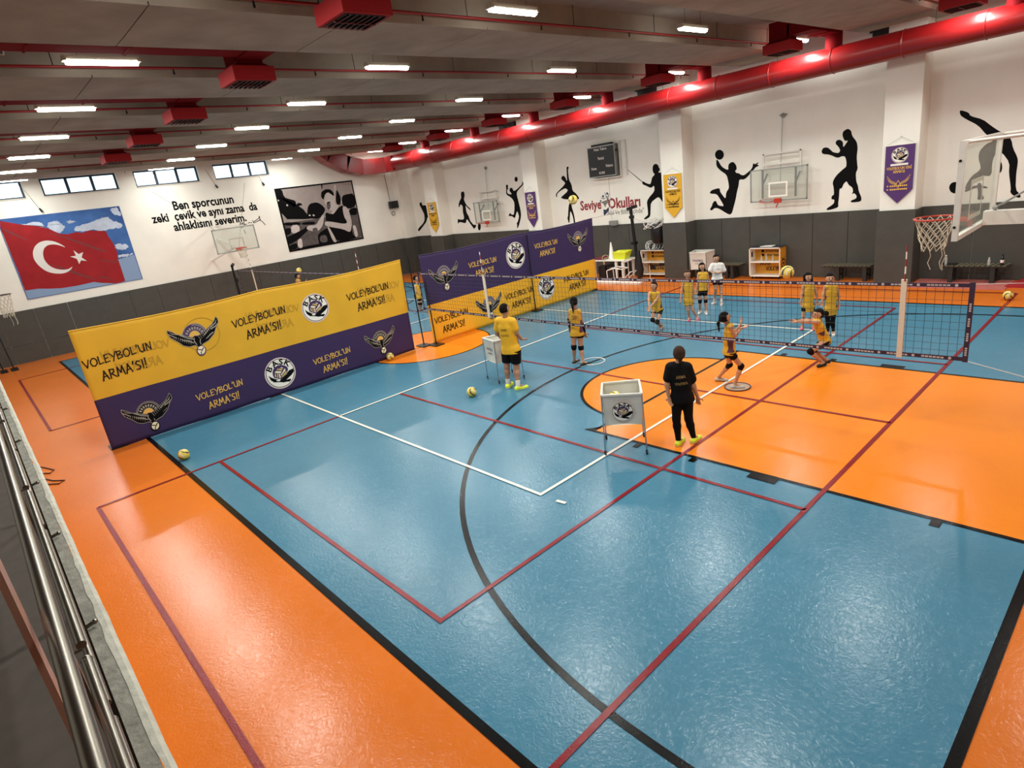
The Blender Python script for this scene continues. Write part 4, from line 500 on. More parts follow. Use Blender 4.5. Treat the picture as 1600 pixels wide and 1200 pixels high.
# ================================================================ sprinkler pipes, trays, branch ducts
for i in range(len(rows)):
    x = rows[i]; xw = -8.48-3.73*round((-8.48-x-.9)/3.73)   # near face of the next beam
    xw = x-.93
    g = ORD[len(rows)-1-i]
    mb = MB(); mb.tube([(xw+.16, -3.9, 6.72), (xw+.16, 19.9, 6.72)], .022, 6); sp_ = tag(put('sprinkler_pipe', mb, pipe_red), 'thin red sprinkler pipe in the %s ceiling gap from the windowed wall' % g, 'pipe', 'sprinkler pipes')
    sp_mb = MB(); hg = MB()
    for k in range(8):
        yy = 1.2+2.6*k; sp_mb.tube([(xw+.16, yy, 6.70), (xw+.16, yy, 6.62)], [.01, .018], 6); hg.tube([(xw+.16, yy+.9, 6.74), (xw+.16, yy+.9, 7.08)], .008, 4)
    put('sprinkler_head', sp_mb, black_m, sp_); put('hanger_rod', hg, black_m, sp_)
    if x < -28.0: continue
    xn = x+.93   # far face of the nearer beam
    mb = MB(); 
    y0, y1 = 5.3, 16.2
    mb.box((xn-.40, y0, 6.86), (xn-.20, y1, 6.872)); mb.box((xn-.40, y0, 6.872), (xn-.392, y1, 6.93)); mb.box((xn-.208, y0, 6.872), (xn-.2, y1, 6.93))
    tr_ = tag(put('cable_tray', mb, galv), 'grey steel cable tray in the %s ceiling gap from the windowed wall' % g, 'cable tray', 'cable trays')
    for k in range(5):
        yy = 6+2.2*k; q = MB(); q.box((xn-.46, yy-.02, 6.80), (xn-.14, yy+.03, 6.858)); q.tube([(xn-.42, yy, 6.85), (xn-.42, yy, 7.08)], .006, 4); q.tube([(xn-.17, yy, 6.85), (xn-.17, yy, 7.08)], .006, 4); put('tray_bracket', q, galv, tr_)
    # gallery-side outlet with its branch duct
    def outlet(x, y, ya, yb, lab, grp, stub=None):
        e = empty('air_outlet', (x, y, 6.3), lab, 'air outlet', grp)
        mb = MB(); mb.box((x-.35, y-.35, 6.3), (x+.35, y+.35, 6.52)); put('outlet_box', mb, red_out, e)
        mb = MB(); mb.box((x-.29, y-.29, 6.292), (x+.29, y+.29, 6.3), 0)
        for a in range(7):
            yy = y-.25+a*.083; mb.hexa([(x-.27,yy,6.272),(x+.27,yy,6.272),(x+.27,yy+.015,6.272),(x-.27,yy+.015,6.272),(x-.27,yy+.025,6.293),(x+.27,yy+.025,6.293),(x+.27,yy+.04,6.293),(x-.27,yy+.04,6.293)], 1)
        mb.box((x-.012, y-.29, 6.27), (x+.012, y+.29, 6.292), 1)
        put('grille', mb, [black_p, M('dark_red_grille', '4a0a0e', .6)], e)
        mb = MB(); mb.hexa([(x-.33,y-.3,6.52),(x+.33,y-.3,6.52),(x+.33,y+.3,6.52),(x-.33,y+.3,6.52),(x-.25,y-.22,6.58),(x+.25,y-.22,6.58),(x+.25,y+.22,6.58),(x-.25,y+.22,6.58)]); mb.box((x-.25, y-.22, 6.58), (x+.25, y+.22, 7.0)); put('neck', mb, red_dark, e)
        mb = MB(); mb.box((x+.42, min(ya, yb), 6.62), (x+.82, max(ya, yb), 6.86)); mb.box((x+.2, y-.22, 6.62), (x+.82, y+.22, 6.86)); 
        for k in range(int(abs(yb-ya)/1.2)):
            yy = min(ya, yb)+.6+1.2*k; mb.box((x+.405, yy-.015, 6.605), (x+.835, yy+.015, 6.875))
        put('branch_duct', mb, red_dark, e)
        if stub:
            sx, sz = stub; mb = MB(); mb.tube([(sx, 18.5, sz), (sx, 18.5, 6.78)], .2, 16); mb.box((min(sx-.2,x+.1), 18.26, 6.7), (max(sx+.2, x+.4), 18.74, 7.0)); put('riser', mb, red_dark, e)
    if -24 < x < -3 or x in (-.12,):
        outlet(x+.08, 4.68, 4.4, -3.8, 'red ceiling outlet on the gallery side, %s gap from the windowed wall' % g, 'gallery-side air outlets')
    if x < 0:
        dx = .0
        outlet(x-.02, 16.95, 17.1, 18.5, 'red ceiling outlet over the round duct, %s gap from the windowed wall' % g, 'air outlets fed by the big round duct', (x+.62 if x > -25 else x+.5, 6.2))
# ---- big round duct along the back wall
def duct_r(x): return .30+.10*min(1, max(0, (-3-x)/22))
mb = MB(); path = []; rs = []
for t in np.linspace(8.5, -28.3, 40): path.append((t, 18.5, 6.03-.11*min(1, max(0, (-6-t)/12)))); rs.append(duct_r(t))
mb.tube(path, rs, 28); dct = tag(put('round_duct', mb, red_duct), 'long glossy red round ventilation duct along the back wall', 'duct')
for t in np.arange(6, -28, -1.62):
    z = 6.03-.11*min(1, max(0, (-6-t)/12)); mb = MB(); mb.torus((t, 18.5, z), duct_r(t), .016, (1,0,0), 28, 6); put('seam_ring', mb, red_duct, dct)
pts = [(-28.3,18.5,5.92),(-28.9,18.35,5.9),(-29.35,17.8,5.9),(-29.45,17.0,5.92),(-29.45,16.2,6.12),(-29.45,15.3,6.6),(-29.45,14.7,7.1)]
for i in range(len(pts)-1):
    mb = MB(); mb.bar(pts[i], np.array(pts[i+1])+.1*(np.array(pts[i+1])-pts[i])/np.linalg.norm(np.array(pts[i+1])-pts[i]), .74, .74); put('duct_elbow', mb, red_duct, dct)
for i, x in enumerate(np.arange(-1, -28, -3.73)):
    mb = MB(); z = 6.03-.11*min(1, max(0, (-6-x)/12)); mb.tube([(x, 18.5, z+duct_r(x)), (x, 18.5, 6.65)], .006, 4); put('hanger_rod', mb, black_m, dct)
# speaker on the beam side, emergency light etc
mb = MB(); mb.box((-20.9, 18.0, 6.35), (-20.6, 18.3, 6.6))
# dark ventilation slot beside the far wall
for x in (-5.9, -13.4, -20.8):
    mb = MB(); mb.box((x-.5, 19.5, 6.42), (x+.5, 19.95, 6.56)); mb.box((x-.55, 19.45, 6.56), (x+.55, 20.0, 6.6)); tag(put('vent_box', mb, black_p), 'dark flat vent box under the ceiling %s' % {-5.9:'above the pilaster with the big purple pennant', -13.4:'above the yellow pennant by the scoreboard', -20.8:'above the volleyball spiker sticker'}[x], 'vent')
# cage hanging near the ceiling, top-left
e = empty('netting_frame', (-11.0, 1.5, 6.6), 'dark steel mesh basket hanging by a rod at the top left corner', 'basket')
mb = MB(); 
for a in np.linspace(-.35, .35, 9):
    mb.tube([(-11+a, 1.2, 7.0), (-11+a, 1.2, 7.5)], .01, 4); mb.tube([(-11+a, 1.75, 7.0), (-11+a, 1.75, 7.5)], .01, 4); mb.tube([(-11+a, 1.2, 7.0), (-11+a, 1.75, 7.0)], .01, 4)
for a in np.linspace(1.2, 1.75, 7): mb.tube([(-11.35, a, 7.0), (-10.65, a, 7.0)], .01, 4); mb.tube([(-10.65, a, 7.0), (-10.65, a, 7.08)], .01, 4)
put('wire_mesh', mb, black_m, e)
mb = MB(); mb.tube([(-11, 1.45, 6.98), (-11, 1.38, 6.62)], .03, 6); put('rod', mb, galv, e)
# ================================================================ GALLERY RAILING
e = empty('railing', (-2, -.05, 2.56), 'brushed stainless pipe railing on the concrete gallery edge', 'railing')
mb = MB(); mb.tube([(-14, -.068, 3.4), (2.5, -.068, 3.4)], .0165, 16); put('top_rail', mb, steel, e)
for z, r, brk in ((3.16, .012, None), (2.97, .0105, None)):
    xs = [1.9, -.25, -1.72, -3.2, -4.7, -6.2, -7.7, -9.2, -10.7, -12.2, -13.7]
    for a, c in zip(xs[:-1], xs[1:]):
        mb = MB(); mb.tube([(a-.02, -.05, z), (c+.06, -.05, z)], r, 10); mb.sphere((c+.06, -.05, z), r*1.1, 8, 6); put('rail_pipe', mb, steel, e)
for x in (1.9, -.25, -1.72, -3.2, -4.7, -6.2, -7.7, -9.2, -10.7, -12.2, -13.7):
    mb = MB(); mb.box((x-.02, -.078, 2.5), (x+.02, -.070, 3.39)); q_ = put('post', mb, steel, e)
    for z in (3.16, 2.97): 
        mb = MB(); mb.tube([(x, -.07, z), (x, -.05, z)], .004, 6); put('rail_pin', mb, steel, e)
for x in (-1.0, -2.93, -4.1, -5.2, -6.6, -8.2):
    mb = MB(); mb.tube([(x, -.06, 2.575), (x, -.012, 2.585)], .009, 8); mb.sphere((x, -.012, 2.585), .012, 8, 6); put('anchor_bolt', mb, steel, e)
mb = MB(); mb.obox((-1.49, -.112, 3.3), ((1,0,0),(0,1,0),(0,0,1)), (.05, .006, .28)); 
e2 = tag(put('stanchion', mb, M('steel_painted_reflection', 'a87c6a', .4)), 'flat steel strap beside the top rail at bottom left', 'stanchion')  # flat steel post; the orange it reflects is painted in as brown base colour
# ================================================================ BANNERS
yel = M('yellow_banner_cloth', 'd9a41f', .7, noise=.05, nscale=1.5, bump=.25, bscale=5, detail=2)
yel2 = M('bright_yellow_banner_cloth', 'eaa81a', .7, noise=.05, nscale=1.5, bump=.25, bscale=5, detail=2)
pur = M('purple_banner_cloth', '2f1b4a', .7, noise=.08, nscale=1.5, bump=.25, bscale=5, detail=2)
ghost = M('yellow_show_through', 'b98d1f', .7); ink = M('dark_brown_ink', '190c14', .7, spec=.2); gold = M('gold_ink', 'e2b04e', .6)
wht = M('white_ink', 'ece6dc', .6); gry = M('grey_ink', 'a39a8e', .6); lil = M('lilac_ink', '6a5a86', .6); ppl = M('purple_ink', '3a2352', .6); crm = M('cream_ink', 'e9dcb8', .6); ylo = M('sand_ink', 'c9a95c', .6); pnk = M('pale_rim_ink', 'd9c6c0', .6)
PM = [ink, gold, wht, blk_vinyl, gry, ppl, crm, ylo, pnk, ghost]
LM = dict(w=2, k=3, p=5, c=6, y=7, o=8); EM = dict(k=3, b=5, l=4, y=1, c=6, g=4)
def banner(y0, y1, z0, z1, zs, upper, lower, X0, lab, ph, zt=None):
    bend = lambda q: .014*math.sin(q[1]*1.9+ph)*(.3+.7*max(0, (q[2]))/2.5)+.005*math.sin(q[1]*4.1+q[2]*1.3+ph)
    ny, nz = 90, 26
    def topz(y):
        t = (y-y0)/(y1-y0); u = (t*2) % 1 if t < 1 else 1
        return z1-.05*math.sin(PI*u)
    V = []; F = []; mi = []; js = round(nz*(zs-z0)/(z1-z0))
    for i in range(ny+1):
        y = y0+(y1-y0)*i/ny; zt_ = topz(y)
        for j in range(nz+1):
            z = z0+(zs-z0)*j/js if j <= js else zs+(zt_-zs)*(j-js)/(nz-js)
            yy = y+(.06*(z/2.5)**2 if i == ny else 0)
            q = np.array([X0, y, z]); V.append((X0+bend(q), yy, z+(.006+.006*math.sin(y*3+ph) if j == 0 else 0)))
    for i in range(ny):
        for j in range(nz):
            a = i*(nz+1)+j; F.append((a, a+nz+1, a+nz+2, a+1)); mi.append(0 if j < js else 1)
    mb = MB(); mb.v = V; mb.f = F; mb.mi = mi; mb.sm = [True]*len(F)
    o = put('banner', mb, [lower, upper], None, (X0, (y0+y1)/2, 0)); tag(o, lab, 'banner')
    so = o.modifiers.new('t', 'SOLIDIFY'); so.thickness = .004; so.offset = -1
    mb = MB(); tp = [V[i*(nz+1)+nz] for i in range(0, ny+1, 3)]; mb.tube(tp, .014, 6); put('top_hem', mb, upper, o)
    return o, bend
def pr_on(bend, X0): return Print((X0+.007, 0, 0), (0,1,0), (0,0,1), (1,0,0), bend)
def dec(o, name, fn, bend, X0):
    p = pr_on(bend, X0); fn(p); put(name, p.mb, PM, o)
B1, bd1 = banner(1.3, 8.95, .0, 2.55, 1.10, yel, pur, -14.5, 'long club banner, yellow above and purple below, left of the gap', .4)
for cx, cz, w_ in ((1.98, 1.72, 1.28), (4.95, 1.8, 1.3), (7.87, 1.77, 1.3)):
    dec(B1, 'show_through', lambda p: slogan(p, cx+.32, cz+.03, w_, 9, 0, -1), bd1, -14.5)
    dec(B1, 'slogan', lambda p: slogan(p, cx, cz, w_, 0, .002), bd1, -14.5)
for cx, cz in ((3.65, .43), (6.48, .42)): dec(B1, 'slogan', lambda p: slogan(p, cx, cz, 1.06, 1, .002), bd1, -14.5)
dec(B1, 'show_through', lambda p: p.ring((3.62, 1.88), .36, .375, 9, .0005) and None, bd1, -14.5)
dec(B1, 'club_logo', lambda p: logo(p, 6.33, 1.84, .36, 0, LM), bd1, -14.5)
dec(B1, 'club_logo', lambda p: logo(p, 5.07, .515, .385, 0, LM), bd1, -14.5)
for cy, cz, s in ((3.45, 1.87, 1.0), (2.13, .52, .92), (7.9, .57, .9)): dec(B1, 'eagle_emblem', lambda p: eagle(p, cy, cz, s, 0, EM if cz > 1 else dict(EM, k=3, b=3)), bd1, -14.5)
B2, bd2 = banner(9.62, 17.12, .0, 2.56, 1.13, pur, yel2, -14.5, 'long club banner, purple above and yellow below, right of the gap', 2.1)
for cx, cz, w_ in ((11.9, 1.82, 1.12), (14.73, 1.92, 1.12)): dec(B2, 'slogan', lambda p: slogan(p, cx, cz, w_, 1, .002, 1, .0), bd2, -14.5)
for cx, cz, w_ in ((10.42, .49, 1.28), (13.25, .56, 1.3), (16.05, .56, 1.35)): dec(B2, 'slogan', lambda p: slogan(p, cx, cz, w_, 0, .002, 1, .02), bd2, -14.5)
dec(B2, 'club_logo', lambda p: logo(p, 13.27, 1.93, .42, 0, LM), bd2, -14.5)
dec(B2, 'club_logo', lambda p: logo(p, 14.5, .63, .40, 0, LM), bd2, -14.5)
for cy, cz, s in ((10.35, 1.85, 1.02), (16.28, 1.95, 1.0), (11.88, .62, 1.0)): dec(B2, 'eagle_emblem', lambda p: eagle(p, cy, cz, s, 0, EM), bd2, -14.5)
# stands holding the banners
def stand(x, y, lab, ht=2.6, front=0):
    e = empty('banner_stand', (x, y, 0), lab, 'stand', 'banner stands')
    mb = MB(); mb.tube([(x, y, 0), (x, y, ht)], .018, 8); put('pole', mb, black_m, e)
    mb = MB(); mb.box((x-.2, y-.16, .012), (x+.2, y+.16, .03)); mb.box((x-.2, y-.16, 0), (x-.16, y+.16, .012)); mb.box((x+.16, y-.16, 0), (x+.2, y+.16, .012)); put('base_plate', mb, black_m, e)
    mb = MB(); mb.tube([(x, y, ht*.55), (x, y, ht*.58)], .03, 8); put('clamp', mb, black_p, e)
stand(-14.62, 9.35, 'black banner stand at the left edge of the purple-topped banner, behind the net end')
stand(-14.28, 9.55, 'shorter black banner stand in the gap between the banners', 1.9)
stand(-14.42, 13.8, 'black banner stand at the middle of the purple-topped banner', 2.5)
stand(-14.68, 4.85, 'black banner stand behind the middle of the yellow-topped banner', 2.58)
stand(-14.68, 1.45, 'black banner stand behind the left end of the yellow-topped banner', 2.5)
stand(-14.68, 16.95, 'black banner stand behind the right end of the purple-topped banner', 2.55)
# ================================================================ NETS
net_m = M('black_net_cord', '15181c', .7); tape_m = M('dark_purple_net_tape', '2a1a33', .6); twh = M('tape_print_white', 'b3a8a8', .6); sleeve = M('cream_antenna_sleeve', 'd6c8b4', .6); rdp = M('antenna_red', '8b2a2e', .5)
def net(x0, x1, zt, zb, lab, prints=True, sag=.05):
    e = empty('volleyball_net', (x1, 9.47, zb), lab, 'net')
    Y = 9.47; L = x1-x0
    top = lambda x: zt-.03*math.sin(PI*(x-x0)/L); bot = lambda x: zb-sag*math.sin(PI*(x-x0)/L)
    mb = MB(); n = int(L/.1)
    for i in range(1, n):
        x = x0+L*i/n; j = .006*math.sin(i*1.3); mb.tube([(x, Y, bot(x)), (x+j, Y+.004, (top(x)+bot(x))/2), (x, Y, top(x))], .0028, 3, caps=False, sm=False)
    for k in range(1, 10):
        P = [(x0+L*i/24, Y, bot(x0+L*i/24)+(top(x0+L*i/24)-bot(x0+L*i/24))*k/10) for i in range(25)]; mb.tube(P, .0028, 3, caps=False, sm=False)
    nm = put('net_mesh', mb, net_m, e); nm['kind'] = 'stuff'
    for nme, fz, hgt in (('top_tape', top, .05), ('bottom_tape', bot, .055)):
        mb = MB(); N_ = 24
        for i in range(N_):
            a, c = x0+L*i/N_, x0+L*(i+1)/N_
            za, zc = fz(a), fz(c); mb.hexa([(a,Y-.006,za-hgt/2),(c,Y-.006,zc-hgt/2),(c,Y+.006,zc-hgt/2),(a,Y+.006,za-hgt/2),(a,Y-.006,za+hgt/2),(c,Y-.006,zc+hgt/2),(c,Y+.006,zc+hgt/2),(a,Y+.006,za+hgt/2)], 0)
        if prints:
            x = x0+.12
            while x < x1-.3:
                for s in (-1, 1):
                    z = fz(x+.14); w_ = hgt*.22
                    for q in range(6):
                        xa = x+.045*q; mb.add([(xa,Y+s*.008,z-w_),(xa+.036,Y+s*.008,z-w_),(xa+.036,Y+s*.008,z+w_),(xa,Y+s*.008,z+w_)], [(0,1,2,3)], 1)
                    zz = fz(x+.34); mb.add([(x+.33+.02*math.cos(a_),Y+s*.008,zz+.02*math.sin(a_)) for a_ in np.linspace(0,2*PI,9)[:-1]], [tuple(range(8))], 1)
                x += .43
        put(nme, mb, [tape_m, twh], e)
    for x, nme in ((x0, 'side_tape'), (x1, 'side_tape')):
        mb = MB(); mb.box((x-.03, Y-.007, zb-.04), (x+.03, Y+.007, zt+.04))
        z = zb+.05
        while z < zt-.2:
            for s in (-1, 1):
                for q in range(4): mb.add([(x-.012,Y+s*.009,z+.03*q),(x+.012,Y+s*.009,z+.03*q),(x+.012,Y+s*.009,z+.03*q+.022),(x-.012,Y+s*.009,z+.03*q+.022)], [(0,1,2,3)], 1)
            z += .2
        put(nme, mb, [tape_m, twh], e)
    return e, top, bot
def antenna(x, zt, zb, top, lab, grp):
    e = empty('net_antenna', (x, 9.47, zb), lab, 'antenna', grp)
    mb = MB(); mb.box((x-.035, 9.455, zb-.06), (x+.035, 9.485, zt+.05)); put('sleeve', mb, sleeve, e)
    mb = MB(); z = zt+.03; k = 0
    while z < top-.01:
        mb.tube([(x+.01, 9.45, z), (x+.01, 9.45, min(z+.1, top))], .009, 6, k % 2); z += .1; k += 1
    put('rod', mb, [rdp, wht], e)
N1, t1, b1 = net(-14.45, -1.79, 2.085, 1.09, 'long black volleyball net with purple printed tape across the near courts')
antenna(-2.56, 2.10, 1.09, 2.62, 'red and white net antenna with cream sleeve near the right end of the net', 'net antennas')
antenna(-11.6, 2.05, 1.07, 2.65, 'red and white net antenna with cream sleeve in front of the purple banner', 'net antennas')
N2, t2, b2_ = net(-29.0, -15.3, 2.05, 1.05, 'farther volleyball net behind the banners, its top tape above the yellow banner', True)
antenna(-17.75, 2.05, 1.05, 2.75, 'net antenna sticking up behind the right half of the yellow-topped banner', 'net antennas')
antenna(-27.2, 2.05, 1.05, 2.75, 'net antenna on the far net in front of the small wall hoop', 'net antennas')
rope_m = M('white_rope', 'cfd3d2', .7)
mb = MB(); mb.tube([(-1.79, 9.47, 1.07), (-1.16, 9.47, .93), (.0, 9.47, .70)], .006, 5); mb.tube([(-1.79, 9.47, 2.1), (0.0, 9.47, 2.2)], .004, 5); tag(put('net_rope', mb, rope_m), 'thin white rope from the lower right corner of the net', 'rope')
mb = MB(); mb.tube([(.02, 9.47, 0), (.02, 9.47, 2.4)], .045, 12); mb.lathe((.02, 9.47, 0), [(.3, 0), (.3, .05), (.06, .08)], 20); tag(put('net_post', mb, black_m), 'black net post beyond the right end of the near net', 'post')
e = empty('net_post', (-29.6, 9.47, 0), 'black far net post rising beside the small wall hoop', 'post')
mb = MB(); mb.tube([(-29.6, 9.47, 0), (-29.6, 9.47, 2.28)], .05, 12); put('tube', mb, black_m, e)
mb = MB(); mb.tube([(-29.6, 9.47, 2.25), (-29.45, 9.5, 2.33)], .07, 10); mb.box((-29.56, 9.4, 1.5), (-29.45, 9.54, 1.7)); put('pulley', mb, black_m, e)
mb = MB(); mb.tube([(-14.7, 9.47, 2.06), (-15.3, 9.47, 2.07)], .005, 5); mb.tube([(-14.7, 9.47, 1.08), (-14.95, 9.47, .9), (-15.3, 9.47, 1.05)], .006, 5); tag(put('net_rope', mb, black_m), 'dark rope joining the two nets in the gap between the banners', 'rope')
# ================================================================ WALL ART
def flat(name, polys, mats, plane, d, label, cat, group=None, mis=None, parent=None):
    """polys in wall coordinates"""
    pr = PRF(plane, d)
    for i, p in enumerate(polys): pr.poly(chaikin(p), mis[i] if mis else 0, .0006*i)
    o = put(name, pr.mb, mats, parent)
    return tag(o, label, cat, group) if label else o
def PRF(plane, d=0.):
    if plane == 'far': return Print((0, YF-.003-d, 0), (1,0,0), (0,0,1), (0,-1,0))
    if plane == 'pil': return Print((0, 19.3-.02-d, 0), (1,0,0), (0,0,1), (0,-1,0))
    return Print((XL+.004+d, 0, 0), (0,1,0), (0,0,1), (1,0,0))
sl = {'handball': 'black wall silhouette of a leaping handball player raising a ball', 'boxer': 'black wall silhouette of a boxer with raised gloves', 'gymnast': 'black wall silhouette of a gymnast doing a split handstand', 'fencer': 'black wall silhouette of a fencer lunging with a foil', 'dancer': 'black wall silhouette of a dancer with one arm raised', 'spiker': 'black wall silhouette of a volleyball player jumping under a ball', 'runner': 'black wall silhouette of a footballer running at a ball', 'hockey': 'black wall silhouette of a bent hockey player beside the small yellow pennant'}
for k, ps in SIL.items():
    flat('wall_sticker', ps, [blk_vinyl], 'far', 0, sl[k], 'wall sticker', 'sport silhouettes on the back wall')
# pictures on the windowed wall
skyb = M('printed_sky', '1f3f78', .6, spec=.2, col2='4871b0', nscale=.9); cld = M('printed_cloud', 'b9c4d6', .5, noise=.12, nscale=5); flr = M('printed_flag_red', '961c22', .6, spec=.2, noise=.1, nscale=2.5); flf = M('printed_flag_fold', '741a20', .5); prw = M('printed_white', 'd9d4ce', .5); edg = M('poster_edge', '8b98a8', .5)
mb = MB(); mb.box((XL, 1.85, 2.36), (XL+.02, 5.93, 5.41)); po = tag(put('flag_picture', mb, [skyb]), 'large wall picture of a red flag with white crescent and star against blue sky', 'picture')
pr = PRF('left', .02); Fl = FLAG
clip = lambda pts: [(max(1.87, min(5.9, a)), max(2.38, min(5.39, b))) for a, b in pts]
pr.poly([(1.87,2.38),(5.9,2.38),(5.9,3.4),(1.87,2.9)], 5, 0)
for i, k in enumerate(['cl1','cl2','cl3','cl4','cl5','cl6','cl7']): pr.poly(clip(chaikin(Fl[k], 3, .012)), 1, .0005+.0002*i)
pr.poly(clip(Fl['pole']), 4, .002); pr.poly(clip(Fl['flag']), 2, .003)
for i, k in enumerate(['fold1','fold2','fold3','fold4','fold5']): pr.poly(clip(chaikin(Fl[k])), 3, .004+.0003*i)
pr.poly(clip(chaikin(Fl['cres'], 2)), 4, .006); pr.poly(Fl['star'], 4, .0062)
put('flag_print', pr.mb, [skyb, cld, flr, flf, prw, M('printed_pale_sky', '7f96b8', .5)], po)
g0 = M('photo_pale_grey', '978c87', .6, spec=.2, noise=.1, nscale=2); gk = M('photo_black', '080708', .7, spec=.1); gm = M('photo_mid_grey', '554d4b', .6, spec=.2, noise=.25, nscale=6); gs = M('photo_skin_grey', 'b5aaa5', .5, noise=.1, nscale=5); gg = M('photo_light_grey', 'c0b6b0', .5, noise=.15, nscale=7)
mb = MB(); mb.box((XL, 12.59, 2.36), (XL+.03, 16.82, 5.4), 0); po = tag(put('photo_picture', mb, [gk]), 'large black and white photograph of a man in a dark vest, outdoors', 'picture')
pr = PRF('left', .031); pr.rect(12.66, 2.43, 16.75, 5.33, 0, 0); pr.rect(12.66, 2.43, 16.75, 3.75, 2, .0005)
cl2 = lambda pts: [(max(12.62, min(16.79, a)), max(2.39, min(5.37, b))) for a, b in pts]
for i, (c, p) in enumerate(PHOTO): pr.poly(cl2(chaikin(p, 1, .004)), {'k': 1, 'm': 2, 's': 3, 'g': 4}[c], .001+.0004*i)
put('photo_print', pr.mb, [g0, gk, gm, gs, gg], po)
e = empty('wall_lettering', (XL+.004, 9.3, 4.1), 'three lines of bold black Turkish lettering with a signature on the windowed wall', 'lettering')
pr = PRF('left'); 
pr.text('Ben sporcunun', 9.26, 4.99, .52, 0, 0, 'C', 1, 0, .031, 2.62); put('text_line', pr.mb, [blk_vinyl], e); pr = PRF('left')
pr.text('zeki  \u00e7evik ve ayn\u0131 zama  da', 9.27, 4.56, .50, 0, .0, 'C', 1, 0, .031, 4.6); put('text_line', pr.mb, [blk_vinyl], e); pr = PRF('left')
pr.text('ahlakl\u0131s\u0131n\u0131 severim.', 9.33, 4.12, .50, 0, 0, 'C', 1, 0, .031, 3.2); put('text_line', pr.mb, [blk_vinyl], e); pr = PRF('left')
for st in ([(10.56,4.22),(10.5,4.1),(10.52,3.98),(10.6,3.96)],[(10.58,4.12),(10.66,4.18),(10.64,4.0),(10.72,4.12)],[(10.7,4.2),(10.76,4.02),(10.66,4.06),(10.82,4.1)],[(10.9,4.13),(11.0,4.15)],[(11.03,4.12),(11.08,4.14)],[(11.14,4.22),(11.16,4.1),(11.2,4.16),(11.45,4.28),(11.5,4.37),(11.5,4.2),(11.2,4.1)],[(11.48,4.22),(11.6,4.08),(11.68,3.93)],[(10.62,3.85),(10.66,3.68)]):
    pr.stroke([(a+.06, b-.12) for a, b in st], .035, 0)
put('signature', pr.mb, [blk_vinyl], e)
# school sign on back wall
redt = M('maroon_lettering', '8c1f27', .5); navy = M('navy_print', '24304f', .5); gr2 = M('grey_print', '77736c', .5)
pr = PRF('far')
sx = []
def serif(pr, txt, x0, x1, z, size, mi):
    pr.text(txt, (x0+x1)/2, z, size, mi, 0, 'C', 1, 0, .03, x1-x0)
serif(pr, 'Seviye', -17.45, -16.33, 2.66, .52, 0); serif(pr, 'Okullar\u0131', -15.98, -14.42, 2.64, .55, 0)
pr.text('"Ak\u0131l Ve Bilim \u0130\u00e7inde"', -15.2, 2.38, .26, 2, 0, 'C', 1, 0, .006, 1.85)
pr.poly([(-16.28,2.93),(-16.02,2.98),(-15.95,3.12),(-15.93,2.9),(-16.1,2.78),(-16.12,2.68),(-16.2,2.8)], 2, 0)
pr.poly([(-16.25,2.42),(-16.24,2.62),(-16.1,2.6),(-15.97,2.7),(-15.95,2.58),(-16.1,2.45),(-16.2,2.38)], 1, 0)
for x, z, r in ((-16.34,2.96,.04),(-16.2,3.13,.05),(-15.98,3.22,.05)): pr.circle((x, z), r, 1, .001, 12)
for st in ([(-16.4,2.9),(-16.3,2.88),(-16.22,2.9)],[(-16.3,3.08),(-16.2,3.03),(-16.1,3.05)],[(-16.1,3.26),(-16.04,3.12),(-15.95,3.08),(-15.86,3.25)],[(-16.06,3.1),(-15.98,3.0),(-15.95,2.95)]): pr.stroke(st, .03, 1, .001)
tag(put('wall_sign', pr.mb, [redt, navy, gr2]), 'maroon Seviye Okullar\u0131 lettering with blue figure emblem on back wall', 'lettering')
